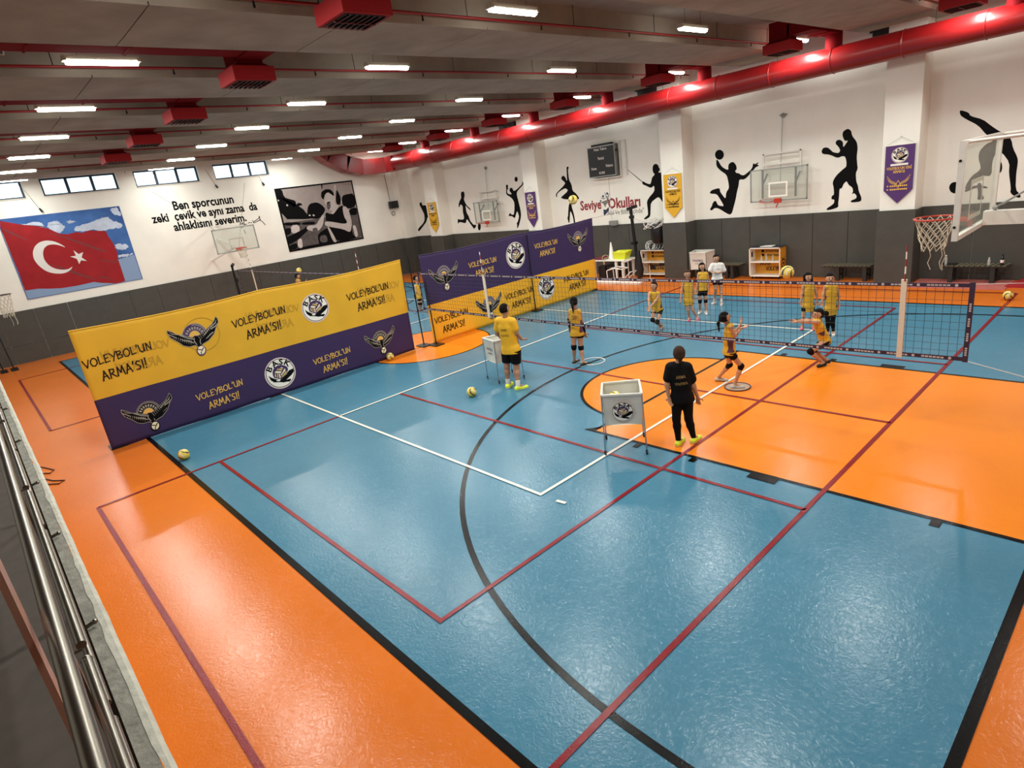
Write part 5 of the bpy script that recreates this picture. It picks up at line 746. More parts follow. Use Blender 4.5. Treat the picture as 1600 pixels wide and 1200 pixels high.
# pennants
def pennant(x0, x1, zt, zs, zp, col, inkm, lab):
    e = empty('pennant', ((x0+x1)/2, 19.28, zt), lab, 'pennant', 'pointed club pennants on the pilasters')
    c = (x0+x1)/2; Yb = 19.262; w_ = x1-x0
    mb = MB(); n = 10
    V = []; 
    for i in range(n+1):
        x = x0+w_*i/n; V += [(x, Yb+.006*math.sin(i*1.1), zt), (x, Yb+.006*math.sin(i*1.1+1), zs+(zp-zs)*(1-abs(2*i/n-1)))]
    mb.add(V, [(2*i, 2*i+1, 2*i+3, 2*i+2) for i in range(n)], 0, True); mb.add([(a, b+.008, z) for a, b, z in V], [(2*i, 2*i+2, 2*i+3, 2*i+1) for i in range(n)], 0, True)
    put('cloth', mb, col, e)
    mb = MB(); mb.tube([(x0-.02, Yb+.004, zt), (x1+.02, Yb+.004, zt)], .011, 8); put('top_rod', mb, white_p, e)
    mb = MB(); mb.tube([(x0, Yb+.004, zt), (c, 19.285, zt+.2), (x1, Yb+.004, zt)], .003, 4); mb.sphere((c, 19.285, zt+.2), .012, 8, 6); put('hanging_cord', mb, galv, e)
    p = Print((c, Yb-.009, 0), (1,0,0), (0,0,1), (0,-1,0)); h_ = zt-zs
    logo(p, 0, zt-.26, w_*.29, 0, LM)
    p.rect(-w_*.3, zt-.52, w_*.3, zt-.47, 2, 0)
    p.text("VOLEYBOL'UN YEN\u0130", 0, zt-.62, .1, inkm, 0, 'C', 1, 0, .02, w_*.86); p.text("ARMA'SI", 0, zt-.71, .1, inkm, 0, 'C', 1, 0, .02, w_*.4)
    z = zt-.78
    for s in (-1, 1):
        for k, (a, b) in enumerate(((.40,.0),(.38,-.07),(.34,-.12))):
            p.stroke([(s*w_*a, z+b), (s*w_*.25, z-.12-.03*k), (s*w_*.05, z-.2-.02*k)], .012, inkm, .0)
    p.stroke([(-.05,z-.22),(0,z-.32),(.05,z-.22),(0,z-.12),(-.05,z-.22)], .012, inkm)
    for k in range(2):
        zz = zs+.1-.09*k; p.circle((-w_*.36, zz+.01), .02, inkm, 0, 10)
        for q in range(9): p.rect(-w_*.28+q*w_*.068, zz-.012, -w_*.28+q*w_*.068+w_*.05, zz+.028, inkm, 0)
    put('print', p.mb, PM, e)
pennant(-5.86, -5.17, 3.70, 2.55, 2.2, M('purple_pennant', '4a2463', .6), 1, 'big purple pennant on the pilaster near the right edge')
pennant(-12.85, -12.14, 3.68, 2.55, 2.19, M('yellow_pennant', 'd9a420', .6), 0, 'yellow pennant on the middle pilaster beside the fencer sticker')
pennant(-19.93, -19.3, 3.66, 2.55, 2.16, MT['purple_pennant'], 1, 'small purple pennant on the pilaster beside the spiker sticker')
pennant(-27.37, -26.6, 3.75, 2.6, 2.2, MT['yellow_pennant'], 0, 'small yellow pennant on the leftmost pilaster')
# scoreboard
e = empty('scoreboard', (-15.9, 19.8, 3.87), 'black scoreboard with white labels high on the back wall', 'scoreboard')
mb = MB(); mb.box((-16.58, 19.72, 3.88), (-15.26, 19.96, 5.02)); put('case', mb, galv, e)
mb = MB(); mb.box((-16.55, 19.705, 3.92), (-15.29, 19.722, 4.98)); put('face', mb, black_p, e)
mb = MB(); mb.box((-16.4, 19.75, 5.02), (-15.45, 19.9, 5.1)); put('top_box', mb, black_m, e)
mb = MB(); mb.box((-16.5, 19.8, 3.80), (-15.2, 19.99, 3.84)); mb.box((-15.2, 19.9, 3.8), (-15.16, 19.99, 5.1)); mb.box((-14.95, 19.94, 3.82), (-14.9, 19.99, 5.1)); mb.tube([(-15.2, 19.97, 5.08), (-14.92, 19.97, 5.08)], .015, 6); put('mount_frame', mb, white_mt, e)
mb = MB(); mb.sphere((-15.15, 19.7, 4.78), .05, 10, 8); put('horn', mb, black_p, e)
p = Print((-15.92, 19.702, 0), (1,0,0), (0,0,1), (0,-1,0))
p.text('Hata Tak\u0131m', 0, 4.86, .13, 2, 0, 'C', 1, 0, .01, .62); p.text('Period', 0, 4.52, .15, 2, 0, 'C', 1, 0, .015, .28); p.text('Home', -.38, 4.17, .14, 2, 0, 'C', 1, 0, .015, .26); p.text('Visitors', .38, 4.22, .14, 2, 0, 'C', 1, 0, .015, .34); p.text('SCORE', 0, 3.99, .12, 2, 0, 'C', 1, 0, .01, .28)
put('print', p.mb, PM, e)
mb = MB(); mb.tube([(-15.85, 19.98, 3.8), (-15.85, 19.98, 2.1)], .012, 5); tag(put('cable_duct', mb, white_p), 'thin white cable duct running down from the scoreboard', 'cable duct')
mb = MB(); mb.box((-15.9, 19.85, 2.02), (-15.55, 19.99, 2.16)); mb.box((-15.75, 19.8, 1.98), (-15.5, 19.9, 2.1)); tag(put('floodlight', mb, galv), 'small grey floodlight on top of the wall pads below the school sign', 'floodlight')
# corner speaker/screen
e = empty('wall_speaker', (-30.1, 19.0, 3.8), 'small black wall speaker near the far left corner', 'speaker')
mb = MB(); mb.obox((-30.1, 19.0, 3.88), ((1,.2,0),(-.2,1,0),(0,0,1)), (.1, .3, .19)); put('box', mb, black_p, e)
mb = MB(); mb.tube([(-30.28, 18.9, 3.95), (-30.28, 18.85, 5.6)], .01, 5); mb.torus((-30.26, 18.95, 3.42), .1, .016, (1,0,0), 20, 6); put('cable', mb, black_m, e)
for y_, z_ in ((3.25, 5.65), (12.1, 5.75), (9.95, 5.85)):
    mb = MB(); mb.tube([(-30.26, y_, z_), (-30.26, y_+.06, z_-.14)], [.03, .045], 8); mb.tube([(-30.28, y_, z_), (-30.28, y_-.25, z_+.7)], .006, 4); tag(put('wall_anchor', mb, black_p), {3.25: 'black wire anchor on the wall above the flag picture', 12.1: 'black wire anchor left of the black and white photograph', 9.95: 'black wire anchor above the black lettering'}[y_], 'anchor')
# ================================================================ BASKETBALL HOOPS
brd = bpy.data.materials.new('clear_backboard'); brd.use_nodes = True; nt = brd.node_tree; nt.nodes.clear()
o_ = nt.nodes.new('ShaderNodeOutputMaterial'); tr = nt.nodes.new('ShaderNodeBsdfTransparent'); pb = nt.nodes.new('ShaderNodeBsdfPrincipled'); pb.inputs['Base Color'].default_value = (.62,.63,.6,1); pb.inputs['Roughness'].default_value = .12
tr.inputs[0].default_value = (.93,.95,.92,1); mx = nt.nodes.new('ShaderNodeMixShader'); mx.inputs[0].default_value = .2; nt.links.new(tr.outputs[0], mx.inputs[1]); nt.links.new(pb.outputs[0], mx.inputs[2]); nt.links.new(mx.outputs[0], o_.inputs[0])
rim_m = M('orange_red_rim', 'b5301c', .4); cord = M('worn_net_cord', 'c4bba8', .8)
def hoopnet(par, c, R, L, seed=0, mat=None):
    rr = np.random.RandomState(seed); mb = MB(); n = 12; lv = 6
    P = {}
    for k in range(lv+1):
        t = k/lv; rad = R*(1-.42*t**.8)
        for i in range(n):
            a = 2*PI*(i+.5*(k % 2))/n; P[k, i] = np.array([c[0]+rad*math.cos(a)*(1+.1*rr.randn()*t), c[1]+rad*math.sin(a)*(1+.1*rr.randn()*t), c[2]-L*t-.03*rr.rand()*t])
    for k in range(lv):
        for i in range(n):
            j = (i+1) % n if k % 2 else (i-1) % n
            mb.tube([P[k, i], P[k+1, i]], .0055, 4, caps=False); mb.tube([P[k, i], P[k+1, j]], .0055, 4, caps=False)
    for q in range(3):
        p0 = P[lv, (q*2) % n]; mb.tube([p0, p0+(.02, .01, -.09), p0+(-.01, .02, -.18), p0+(.015*q, 0, -.26)], .005, 4, caps=False)
    o = put('net', mb, mat or cord, par); o['kind'] = 'stuff'; return o
# right court basket, seen from behind the board
e = empty('basketball_hoop', (-1.75, 9.0, 2.85), 'glass basketball backboard with red rim, long white arm at the right edge', 'basketball hoop')
by0, by1, bz0, bz1, bx = 8.1, 9.87, 2.86, 3.9, -1.75
mb = MB(); mb.box((bx-.006, by0+.04, bz0+.04), (bx+.006, by1-.04, bz1-.04)); put('backboard', mb, brd, e)
mb = MB(); t = .05
for a, c in (((bx-.02,by0,bz0),(bx+.035,by1,bz0+t)), ((bx-.02,by0,bz1-t),(bx+.035,by1,bz1)), ((bx-.02,by0,bz0+t),(bx+.035,by0+t,bz1-t)), ((bx-.02,by1-t,bz0+t),(bx+.035,by1,bz1-t))): mb.box(a, c)
put('board_frame', mb, white_mt, e)
mb = MB(); 
for y_ in (by0+.02,):
    for z_ in (bz0+.15, bz1-.2): mb.tube([(bx-.0, y_-.025, z_), (bx, y_-.018, z_)], .015, 8)
put('bolt', mb, black_m, e)
p = Print((bx-.009, 9.0, 0), (0,1,0), (0,0,1), (-1,0,0)); p.rect(-.3,3.0,.3,3.05,2); p.rect(-.3,3.4,.3,3.45,2); p.rect(-.3,3.05,-.25,3.4,2); p.rect(.25,3.05,.3,3.4,2)
p2 = Print((bx+.009, 9.0, 0), (0,1,0), (0,0,1), (1,0,0)); p2.rect(-.3,3.0,.3,3.05,2); p2.rect(-.3,3.4,.3,3.45,2); p2.rect(-.3,3.05,-.25,3.4,2); p2.rect(.25,3.05,.3,3.4,2)
put('target_square', p.mb, PM, e)
rc = (bx-.15-.225, 8.92, 3.02)
mb = MB(); mb.torus(rc, .225, .011, (0,0,1), 36, 8); mb.bar((bx-.02, 8.86, 2.99), (bx-.16, 8.86, 3.0), .05, .03); mb.bar((bx-.02, 8.98, 2.99), (bx-.16, 8.98, 3.0), .05, .03); mb.box((bx-.03, 8.84, 2.9), (bx-.015, 9.0, 3.05)); put('rim', mb, rim_m, e)
hoopnet(e, rc, .215, .36, 2)
mb = MB(); mb.bar((bx+.04, 9.25, 2.96), (4.5, 9.25, 2.96), .14, .16); put('arm', mb, white_mt, e)
mb = MB(); mb.tube([(bx+.03, by0+.12, bz1-.02), (4.5, by0+.4, bz1+.05)], .018, 8); mb.tube([(bx+.03, by1-.02, bz1-.02), (4.5, by1-.2, bz1+.05)], .018, 8); put('top_strut', mb, white_mt, e)
mb = MB(); mb.tube([(bx+.12, 9.25, 3.06), (bx+1.4, 9.25, 3.9)], .012, 6); mb.sphere((bx+.14, 9.25, 3.07), .03, 8, 6); mb.tube([(bx+.2, 9.29, 3.1), (bx+1.4, 9.29, 3.98)], .008, 6); put('brace_chain', mb, galv, e)
mb = MB(); mb.box((4.4, 8.6, 0), (4.7, 9.9, .3)); mb.bar((4.55, 9.25, .2), (4.55, 9.25, 4.0), .3, .2); put('portable_base', mb, black_m, e)
# wall hoops on the back wall, folded rims
def wallhoop(x0, x1, lab, ball):
    e = empty('basketball_hoop', ((x0+x1)/2, 19.6, 2.45), lab, 'basketball hoop', 'folding hoops on the back wall')
    z0, z1, Y = 2.47, 3.47, 19.6; c = (x0+x1)/2
    mb = MB(); mb.box((x0+.03, Y-.006, z0+.03), (x1-.03, Y+.006, z1-.03)); put('backboard', mb, brd, e)
    mb = MB()
    for a, b in (((x0,Y-.015,z0),(x1,Y+.02,z0+.035)),((x0,Y-.015,z1-.035),(x1,Y+.02,z1)),((x0,Y-.015,z0),(x0+.035,Y+.02,z1)),((x1-.035,Y-.015,z0),(x1,Y+.02,z1))): mb.box(a, b)
    put('board_frame', mb, galv, e)
    p = Print((c, Y-.01, 0), (1,0,0), (0,0,1), (0,-1,0))
    for a in ((-.3,2.6,.3,2.65),(-.3,3.0,.3,3.05),(-.3,2.65,-.25,3.0),(.25,2.65,.3,3.0)): p.rect(*a, 2)
    put('target_square', p.mb, PM, e)
    mb = MB()
    for xx in (c-.52, c+.52): mb.bar((xx, Y+.06, z0+.1), (xx, Y+.06, z1-.02), .05, .05); mb.bar((xx, Y+.08, 3.0), (xx, 19.97, 3.3), .04, .04)
    put('rear_post', mb, black_m, e)
    mb = MB()
    for xx in (c-.58, c+.58): mb.bar((xx, 19.85, 3.3), (xx, 19.85, 3.92), .05, .05); mb.bar((xx, 19.85, 3.4), (xx, 20, 3.4), .04, .04)
    mb.bar((c-.6, 19.85, 3.9), (c+.6, 19.85, 3.9), .05, .04); mb.bar((c-.58, 19.85, 3.58), (c+.58, 19.85, 3.58), .07, .05); mb.bar((c-.5, 19.8, 2.95), (c+.5, 19.8, 2.95), .05, .04)
    put('wall_frame', mb, white_mt, e)
    mb = MB(); mb.tube([(c-.02, 19.93, 4.95), (c-.02, 19.8, 3.0)], .012, 6); mb.sphere((c-.02, 19.96, 4.96), .07, 10, 6); mb.tube([(c-.12, 19.95, 4.98), (c+.1, 19.95, 4.98)], .02, 6); put('lift_cable', mb, galv, e)
    mb = MB(); ax = np.array((.1, -.25, 1)); mb.torus((c-.33, Y-.06, 2.5), .225, .013, (.1,-.12,1), 28, 6); mb.box((c-.09, Y-.09, 2.42), (c+.12, Y-.015, 2.56)); mb.bar((c+.05, Y-.06, 2.45), (c-.02, Y-.08, 2.28), .03, .03); put('rim', mb, rim_m, e)
wallhoop(-9.83, -8.03, 'folded glass basketball hoop on the back wall between handball and boxer stickers', 0)
wallhoop(-23.95, -22.2, 'folded glass basketball hoop on the back wall beside the running footballer sticker', 0)
# hoop on the windowed wall
e = empty('basketball_hoop', (-28.0, 9.43, 2.9), 'small glass basketball hoop on braces in front of the windowed wall', 'basketball hoop')
X0 = -28.0; y0, y1, z0, z1 = 8.52, 10.34, 2.92, 3.94
mb = MB(); mb.box((X0-.006, y0+.02, z0+.02), (X0+.006, y1-.02, z1-.02)); put('backboard', mb, brd, e)
mb = MB()
for a, b in (((X0-.02,y0,z0),(X0+.02,y1,z0+.04)),((X0-.02,y0,z1-.04),(X0+.02,y1,z1)),((X0-.02,y0,z0),(X0+.02,y0+.04,z1)),((X0-.02,y1-.04,z0),(X0+.02,y1,z1))): mb.box(a, b)
put('board_frame', mb, galv, e)
p = Print((X0+.01, 9.43, 0), (0,1,0), (0,0,1), (1,0,0))
for a in ((-.3,3.05,.3,3.08),(-.3,3.45,.3,3.48),(-.3,3.08,-.27,3.45),(.27,3.08,.3,3.45)): p.rect(*a, 4)
put('target_square', p.mb, PM, e)
mb = MB(); mb.torus((X0+.38, 9.43, 3.05), .225, .014, (0,0,1), 28, 6); mb.box((X0+.02, 9.33, 2.95), (X0+.17, 9.53, 3.07)); put('rim', mb, rim_m, e)
hoopnet(e, (X0+.38, 9.43, 3.05), .215, .4, 5)
mb = MB(); mb.bar((X0, 9.43, 3.05), (XL+.05, 9.4, 3.5), .12, .1); mb.bar((X0, 8.7, 3.9), (XL, 9.3, 4.1), .05, .05); mb.bar((X0, 10.2, 3.9), (XL, 9.5, 4.1), .05, .05); mb.bar((X0-.02, 9.3, 3.1), (XL, 8.9, 2.6), .06, .06); put('brace_arm', mb, white_mt, e)
mb = MB(); mb.tube([(XL+.02, 7.32, 5.82), (X0, 8.7, 3.92)], .006, 4); mb.tube([(XL+.02, 11.27, 5.8), (X0+.05, 9.45, 3.1)], .006, 4); put('stay_cable', mb, black_m, e)
# side hoop hanging at the left edge of the picture
e = empty('basketball_hoop', (-23.05, .4, 3.05), 'dark hoop rim with long torn net at the left edge', 'basketball hoop')
mb = MB(); mb.torus((-23.0, .86, 3.04), .225, .014, (0,0,1), 28, 6); mb.box((-23.1, .5, 3.0), (-22.9, .65, 3.06)); put('rim', mb, M('dark_rim', '3a2624', .5), e)
mb = MB(); mb.box((-23.95, .46, 2.9), (-22.15, .48, 3.95)); put('backboard', mb, brd, e)
mb = MB(); mb.bar((-23.05, .45, 3.2), (-23.05, -.3, 3.2), .1, .1); mb.bar((-23.05, -.3, 2.1), (-23.05, -.3, 3.3), .1, .1); put('brace_arm', mb, black_m, e)
hoopnet(e, (-23.0, .86, 3.04), .215, .62, 9)
# pair of black posts by the windowed wall
e = empty('post_pair', (-29.5, .5, 0), 'pair of thin black posts with base plates at the left edge wall', 'stand')
for y_ in (.3, .62): mb = MB(); mb.tube([(-29.4, y_, 0), (-29.5, y_-.1, 2.4)], .022, 8); put('pole', mb, black_m, e)
for y_ in (.3, .62): mb = MB(); mb.box((-29.6, y_-.1, 0), (-28.9, y_+.12, .04)); put('base_plate', mb, black_m, e)
# ================================================================ BALLS
byel = M('volleyball_yellow', 'dcc24a', .5, noise=.05, nscale=20); bblu = M('volleyball_navy', '2c2b3c', .5); bwht = M('volleyball_white', 'ddd8c8', .5)
def ball(loc, rot, lab, r=.105, grp='volleyballs'):
    n, m_ = 32, 20; V = []; F = []; mi = []
    R = Matrix.Rotation(rot[0], 3, 'X') @ Matrix.Rotation(rot[1], 3, 'Y') @ Matrix.Rotation(rot[2], 3, 'Z')
    def mat_of(v):
        # swirling panels of three bands each
        th = math.atan2(v[1], v[0]); a = (th*1.5/PI+.55*v[2]) % 1.0
        if abs(a-.5) < .10: return 1
        return 2 if (abs(a-.5) > .42 and v[2] > .2) else 0
    for i in range(m_+1):
        t = PI*i/m_
        for k in range(n): V.append((math.sin(t)*math.cos(2*PI*k/n), math.sin(t)*math.sin(2*PI*k/n), math.cos(t)))
    F = [(i*n+k, (i+1)*n+k, (i+1)*n+(k+1) % n, i*n+(k+1) % n) for i in range(m_) for k in range(n)]
    for f in F: mi.append(mat_of(np.mean([V[j] for j in f], axis=0)))
    mb = MB()
    W_ = []
    for v in V:
        q = R @ Vector(v); W_.append((loc[0]+q[0]*r, loc[1]+q[1]*r, loc[2]+q[2]*r))
    mb.v = W_; mb.f = F; mb.mi = mi; mb.sm = [True]*len(F)
    return tag(put('volleyball', mb, [byel, bblu, bwht], None, loc), lab, 'ball', grp)
ball((-9.72, 7.16, .105), (0, .3, .6), 'yellow volleyball on the blue floor beside the coach in yellow')
ball((-12.3, 2.14, .105), (.3, .2, 2.2), 'yellow volleyball on the blue floor near the left sideline')
ball((-2.66, 17.72, .105), (.9, .5, 1), 'yellow volleyball on the orange floor at the far right')
ball((-14.3, 8.0, .105), (.2, .9, 1.4), 'yellow volleyball lying against the foot of the left banner')
ball((-9.85, 11.05, 3.56), (1.9, .2, .4), 'volleyball high in the air in front of the dancer sticker')
ball((-4.37, 9.94, 2.14), (.4, 1.0, .9), 'volleyball in the air beside the open shelf unit')
# ================================================================ BALL CARTS
cloth_w = M('white_canvas', 'd3d0c6', .75, noise=.05, nscale=4, bump=.3, bscale=6); cloth_s = M('white_canvas_side', 'cfcbc0', .75, noise=.05, nscale=4, bump=.3, bscale=6)
def cart(p, ht, hb, lab, fn, grow=.0, cat='ball cart'):
    """p: four floor points, counter-clockwise, p0-p1 is the face turned to the gallery"""
    p = [np.array((a, b, 0.)) for a, b in p]; c = sum(p)/4
    e = empty('ball_cart', tuple(c), lab, cat)
    inn = lambda q, k: c+(q-c)*k
    top = [inn(q, .93)+(0,0,ht) for q in p]; bot = [inn(q, .86)+(0,0,hb) for q in p]
    for q, t in zip(p, top):
        mb = MB(); mb.tube([inn(q, .98)+(0,0,.06), t], .011, 8); put('leg', mb, chrome, e)
        mb = MB(); cc = inn(q, .98)+(0,0,.03); ax = np.array((.6,.8,0)); mb.tube([cc-ax*.012, cc+ax*.012], .028, 12); mb.box(cc+(-.012,-.012,.0), cc+(.012,.012,.045)); put('caster', mb, black_p, e)
    mb = MB()
    for i in range(4): mb.bar(top[i], top[(i+1) % 4], .028, .028)
    put('top_frame', mb, white_mt, e)
    mb = MB()
    for i in range(4):
        a, b_ = top[i], top[(i+1) % 4]; d0, d1 = bot[i], bot[(i+1) % 4]; nx, nz = 10, 8; V = []
        nn = np.cross(b_-a, (0,0,1)); nn /= np.linalg.norm(nn)
        for u in range(nx+1):
            for v in range(nz+1):
                s, t = u/nx, v/nz; q = (a*(1-s)+b_*s)*(1-t)+(d0*(1-s)+d1*s)*t; q = q-nn*.02*math.sin(PI*s)*math.sin(PI*t)-(0,0,-.03*math.sin(PI*s)*t); V.append(q)
        mb.add(V, [(u*(nz+1)+v, (u+1)*(nz+1)+v, (u+1)*(nz+1)+v+1, u*(nz+1)+v+1) for u in range(nx) for v in range(nz)], 0, True)
    mb.add([q+(0,0,.01) for q in bot], [(0,1,2,3)], 0)
    bg_ = put('bag', mb, [cloth_w], e)
    a, b_ = top[0], top[1]; ex = (b_-a)/np.linalg.norm(b_-a); mid = (a+b_+bot[0]+bot[1])/4; ey = ((a+b_)-(bot[0]+bot[1])); ey /= np.linalg.norm(ey); n = np.cross(ex, ey)
    if n.dot(-c) < 0: n = -n
    pr = Print(mid+n*.012, ex, ey, n); fn(pr); put('print', pr.mb, PM, bg_)
    a, b_ = top[1], top[2]; ex = (b_-a)/np.linalg.norm(b_-a); mid = (a+b_+bot[1]+bot[2])/4; ey = ((a+b_)-(bot[1]+bot[2])); ey /= np.linalg.norm(ey); n = np.cross(ex, ey)
    return e, c
c1, cc = cart([(-5.56,6.40),(-5.04,6.76),(-5.46,7.27),(-5.92,6.87)], .97, .47, 'white canvas ball cart with round club logo beside the coach in black', lambda p: logo(p, 0, -.02, .165, 0, LM))
ball((cc[0]-.12, cc[1]-.02, .80), (.5, .5, .5), 'volleyball in the white ball cart beside the coach in black', grp='volleyballs')
cart([(-10.33,8.11),(-9.78,7.98),(-9.53,8.52),(-10.12,8.70)], .96, .44, 'white canvas ball cart with small black print beside the coach in yellow', lambda p: (p.text('VOLEYBOL', .0, .02, .085, 0, 0, 'C', 1, 0, .01, .3), p.text('ARMA', .0, -.07, .06, 0, 0, 'C', 1, 0, .006, .2)))
cart([(-11.74,18.88),(-11.06,18.88),(-11.06,19.5),(-11.86,19.5)], 1.0, .40, 'cream canvas ball cart against the back wall pads behind the waiting girls', lambda p: (p.text('VOLEYBOL', .0, .0, .1, 5, 0, 'C', 1, 0, .01, .42), p.rect(-.12,-.08,.12,-.06,4)))
# ================================================================ SHELF UNITS
cabw = M('white_melamine', 'e6e0d4', .5); cab_y = M('orange_yellow_vinyl', 'cf8f22', .55); cab_p = M('plum_vinyl', '331a28', .55); top_b = M('black_shelf_top', '24252b', .5)
def unit(x0, x1, lab, lowp):
    Y0, Y1, z0, z1 = 19.48, 19.90, .09, 1.03; e = empty('shelf_unit', ((x0+x1)/2, (Y0+Y1)/2, 0), lab, 'shelf unit'); t = .03
    mb = MB(); mb.box((x0, Y0, z0), (x0+t, Y1, z1)); put('side_panel', mb, cabw, e)
    mb = MB(); mb.box((x1-t, Y0, z0), (x1, Y1, z1)); so_ = put('side_panel', mb, cabw, e)
    mb = MB(); mb.box((x0, Y0, z0), (x1, Y1, z0+t)); put('bottom_panel', mb, cabw, e)
    mb = MB(); mb.box((x0, Y0, z1-t), (x1, Y1, z1)); mb.box((x0-.02, Y0+.04, z1), (x1+.02, Y1, z1+.02), 1); put('top_panel', mb, [cabw, top_b], e)
    mb = MB(); mb.box((x0+t, Y0+.01, .545), (x1-t, Y1-.02, .575)); put('shelf', mb, cabw, e)
    mb = MB(); mb.box((x0+t, Y1-.02, z0+t), (x1-t, Y1-.01, z1-t)); put('back_panel', mb, cab_y, e)
    if lowp: mb = MB(); mb.box((x0+t+.1, Y1-.026, z0+t+.1), (x1-t, Y1-.021, .54)); put('lower_print', mb, cab_p, e)
    mb = MB(); mb.box((x1, Y0+.005, z0), (x1+.004, Y1, z1)); sp = put('side_print', mb, cab_y, e)
    p = Print((x1+.006, (Y0+Y1)/2, 0), (0,1,0), (0,0,1), (1,0,0)); p.ring((.02, .5), .11, .15, 0, 0); p.circle((.02,.5), .05, 0); p.stroke([(-.1,.7),(.0,.6),(.1,.72)], .03, 0); put('side_logo', p.mb, PM, e)
    p = Print((x0, Y1-.028, 0), (1,0,0), (0,0,1), (0,-1,0))
    for k in range(2):
        zz = .86-.13*k; p.rect(.24, zz-.03, .33, zz+.05, 0); p.text('armavoleybol', .38, zz-.02, .1, 0, 0, 'L', 1, 0, .006, .56)
    ci = 1 if lowp else 0
    marker(p, 'ARMA', .38, .47, .36, .12, ci, .001); marker(p, 'VOLEYBOL', .70, .29, .62, .13, ci, .001)
    put('print', p.mb, PM, e)
    mb = MB(); mb.box((x0+t, Y0+.1, .72), (x0+t+.004, Y0+.2, .88)); put('handle_slot', mb, black_p, e)
    for xx in (x0+.08, x1-.08):
        for yy in (Y0+.06, Y1-.08): mb = MB(); mb.tube([(xx-.012, yy, .04), (xx+.012, yy, .04)], .04, 12); mb.box((xx-.02, yy-.02, .05), (xx+.02, yy+.02, .09)); put('caster', mb, black_p, e)
    return e
unit(-9.84, -8.80, 'white and yellow rolling shelf unit near the middle of the back wall', False)
unit(-14.2, -13.08, 'white rolling shelf unit with plum lower print, partly behind the middle pilaster', True)
clear = M('cloudy_plastic', 'cfd4d0', .2, alpha=.45)
def bottle(x, y, z, h_, mats, lab, cat='bottle', r=.033):
    e = empty('bottle', (x, y, z), lab, cat, 'drink bottles')
    mb = MB(); mb.lathe((x, y, z), [(r*.9,0),(r,.01),(r,h_*.62),(r*.9,h_*.7),(r*.42,h_*.86),(r*.4,h_*.9)], 12); put('body', mb, mats[0], e)
    mb = MB(); mb.lathe((x, y, z), [(r*.48,h_*.9),(r*.48,h_)], 10); put('cap', mb, mats[1], e)
    if len(mats) > 2: mb = MB(); mb.lathe((x, y, z), [(r*1.03,h_*.25),(r*1.03,h_*.5)], 12); put('label', mb, mats[2], e)
bottle(-4.33, 19.5, .475, .27, (clear, white_p), 'clear bottle with white cap at the left end of the bench')
bottle(-3.40, 19.5, .475, .2, (clear, white_p), 'small clear bottle near the right trestle of the bench')
bottle(-3.13, 19.5, .475, .28, (M('dark_bottle', '1d2024', .3), black_p, white_p), 'dark bottle with white label at the right end of the bench', r=.04)
for k, x in enumerate((-9.48, -9.33, -9.13)): bottle(x, 19.62+.03*k, .575, .19+.03*(k == 1), (clear, white_p), 'clear bottle on the upper shelf of the yellow unit, %s from the left' % ORD[k], r=.03)
mb = MB(); mb.hexa([(-9.5,19.55,1.05),(-9.1,19.55,1.05),(-9.1,19.8,1.05),(-9.45,19.8,1.05),(-9.5,19.55,1.07),(-9.1,19.55,1.065),(-9.1,19.8,1.075),(-9.45,19.8,1.06)]); tag(put('paper_stack', mb, white_p), 'white papers lying on top of the yellow shelf unit', 'papers')
# ================================================================ BENCHES
slat_m = M('dark_olive_slats', '5a5544', .6, noise=.15, nscale=6); leg_m = M('dark_grey_trestle', '23231f', .6)
def bench(x0, x1, lab, z=.46, legs=None):
    e = empty('bench', ((x0+x1)/2, 19.6, 0), lab, 'bench'); n = int((x1-x0)/.11)
    for i in range(n):
        a = x0+(x1-x0)*i/n; mb = MB(); mb.hexa([(a,19.42,z-.025),(a+.085,19.42,z-.025),(a+.14,19.85,z-.025),(a+.055,19.85,z-.025),(a,19.42,z),(a+.085,19.42,z),(a+.14,19.85,z),(a+.055,19.85,z)]); put('slat', mb, slat_m, e)
    mb = MB(); mb.box((x0, 19.45, z-.06), (x1, 19.48, z-.025)); mb.box((x0, 19.78, z-.06), (x1, 19.81, z-.025)); put('rail', mb, leg_m, e)
    for xx in legs or (x0+.3, x1-.3):
        mb = MB(); mb.box((xx-.05, 19.45, 0), (xx+.05, 19.54, z-.06)); mb.box((xx-.05, 19.72, 0), (xx+.05, 19.81, z-.06)); mb.box((xx-.03, 19.54, .15), (xx+.03, 19.72, .2)); put('leg', mb, leg_m, e)
bench(-4.45, -3.0, 'dark slatted bench holding bottles at the right of the back wall', .475, (-4.2, -3.3))
bench(-7.5, -6.12, 'dark slatted bench left of the pilaster with the purple pennant', .47, (-7.05, -6.3))
bench(-10.95, -10.15, 'dark slatted bench behind the girl in the white tee shirt', .5)
mb = MB(); mb.box((-4.45, 19.5, .476), (-4.1, 19.7, .50)); tag(put('cloth', mb, black_p), 'small black cloth folded on the left end of the bottle bench', 'cloth')
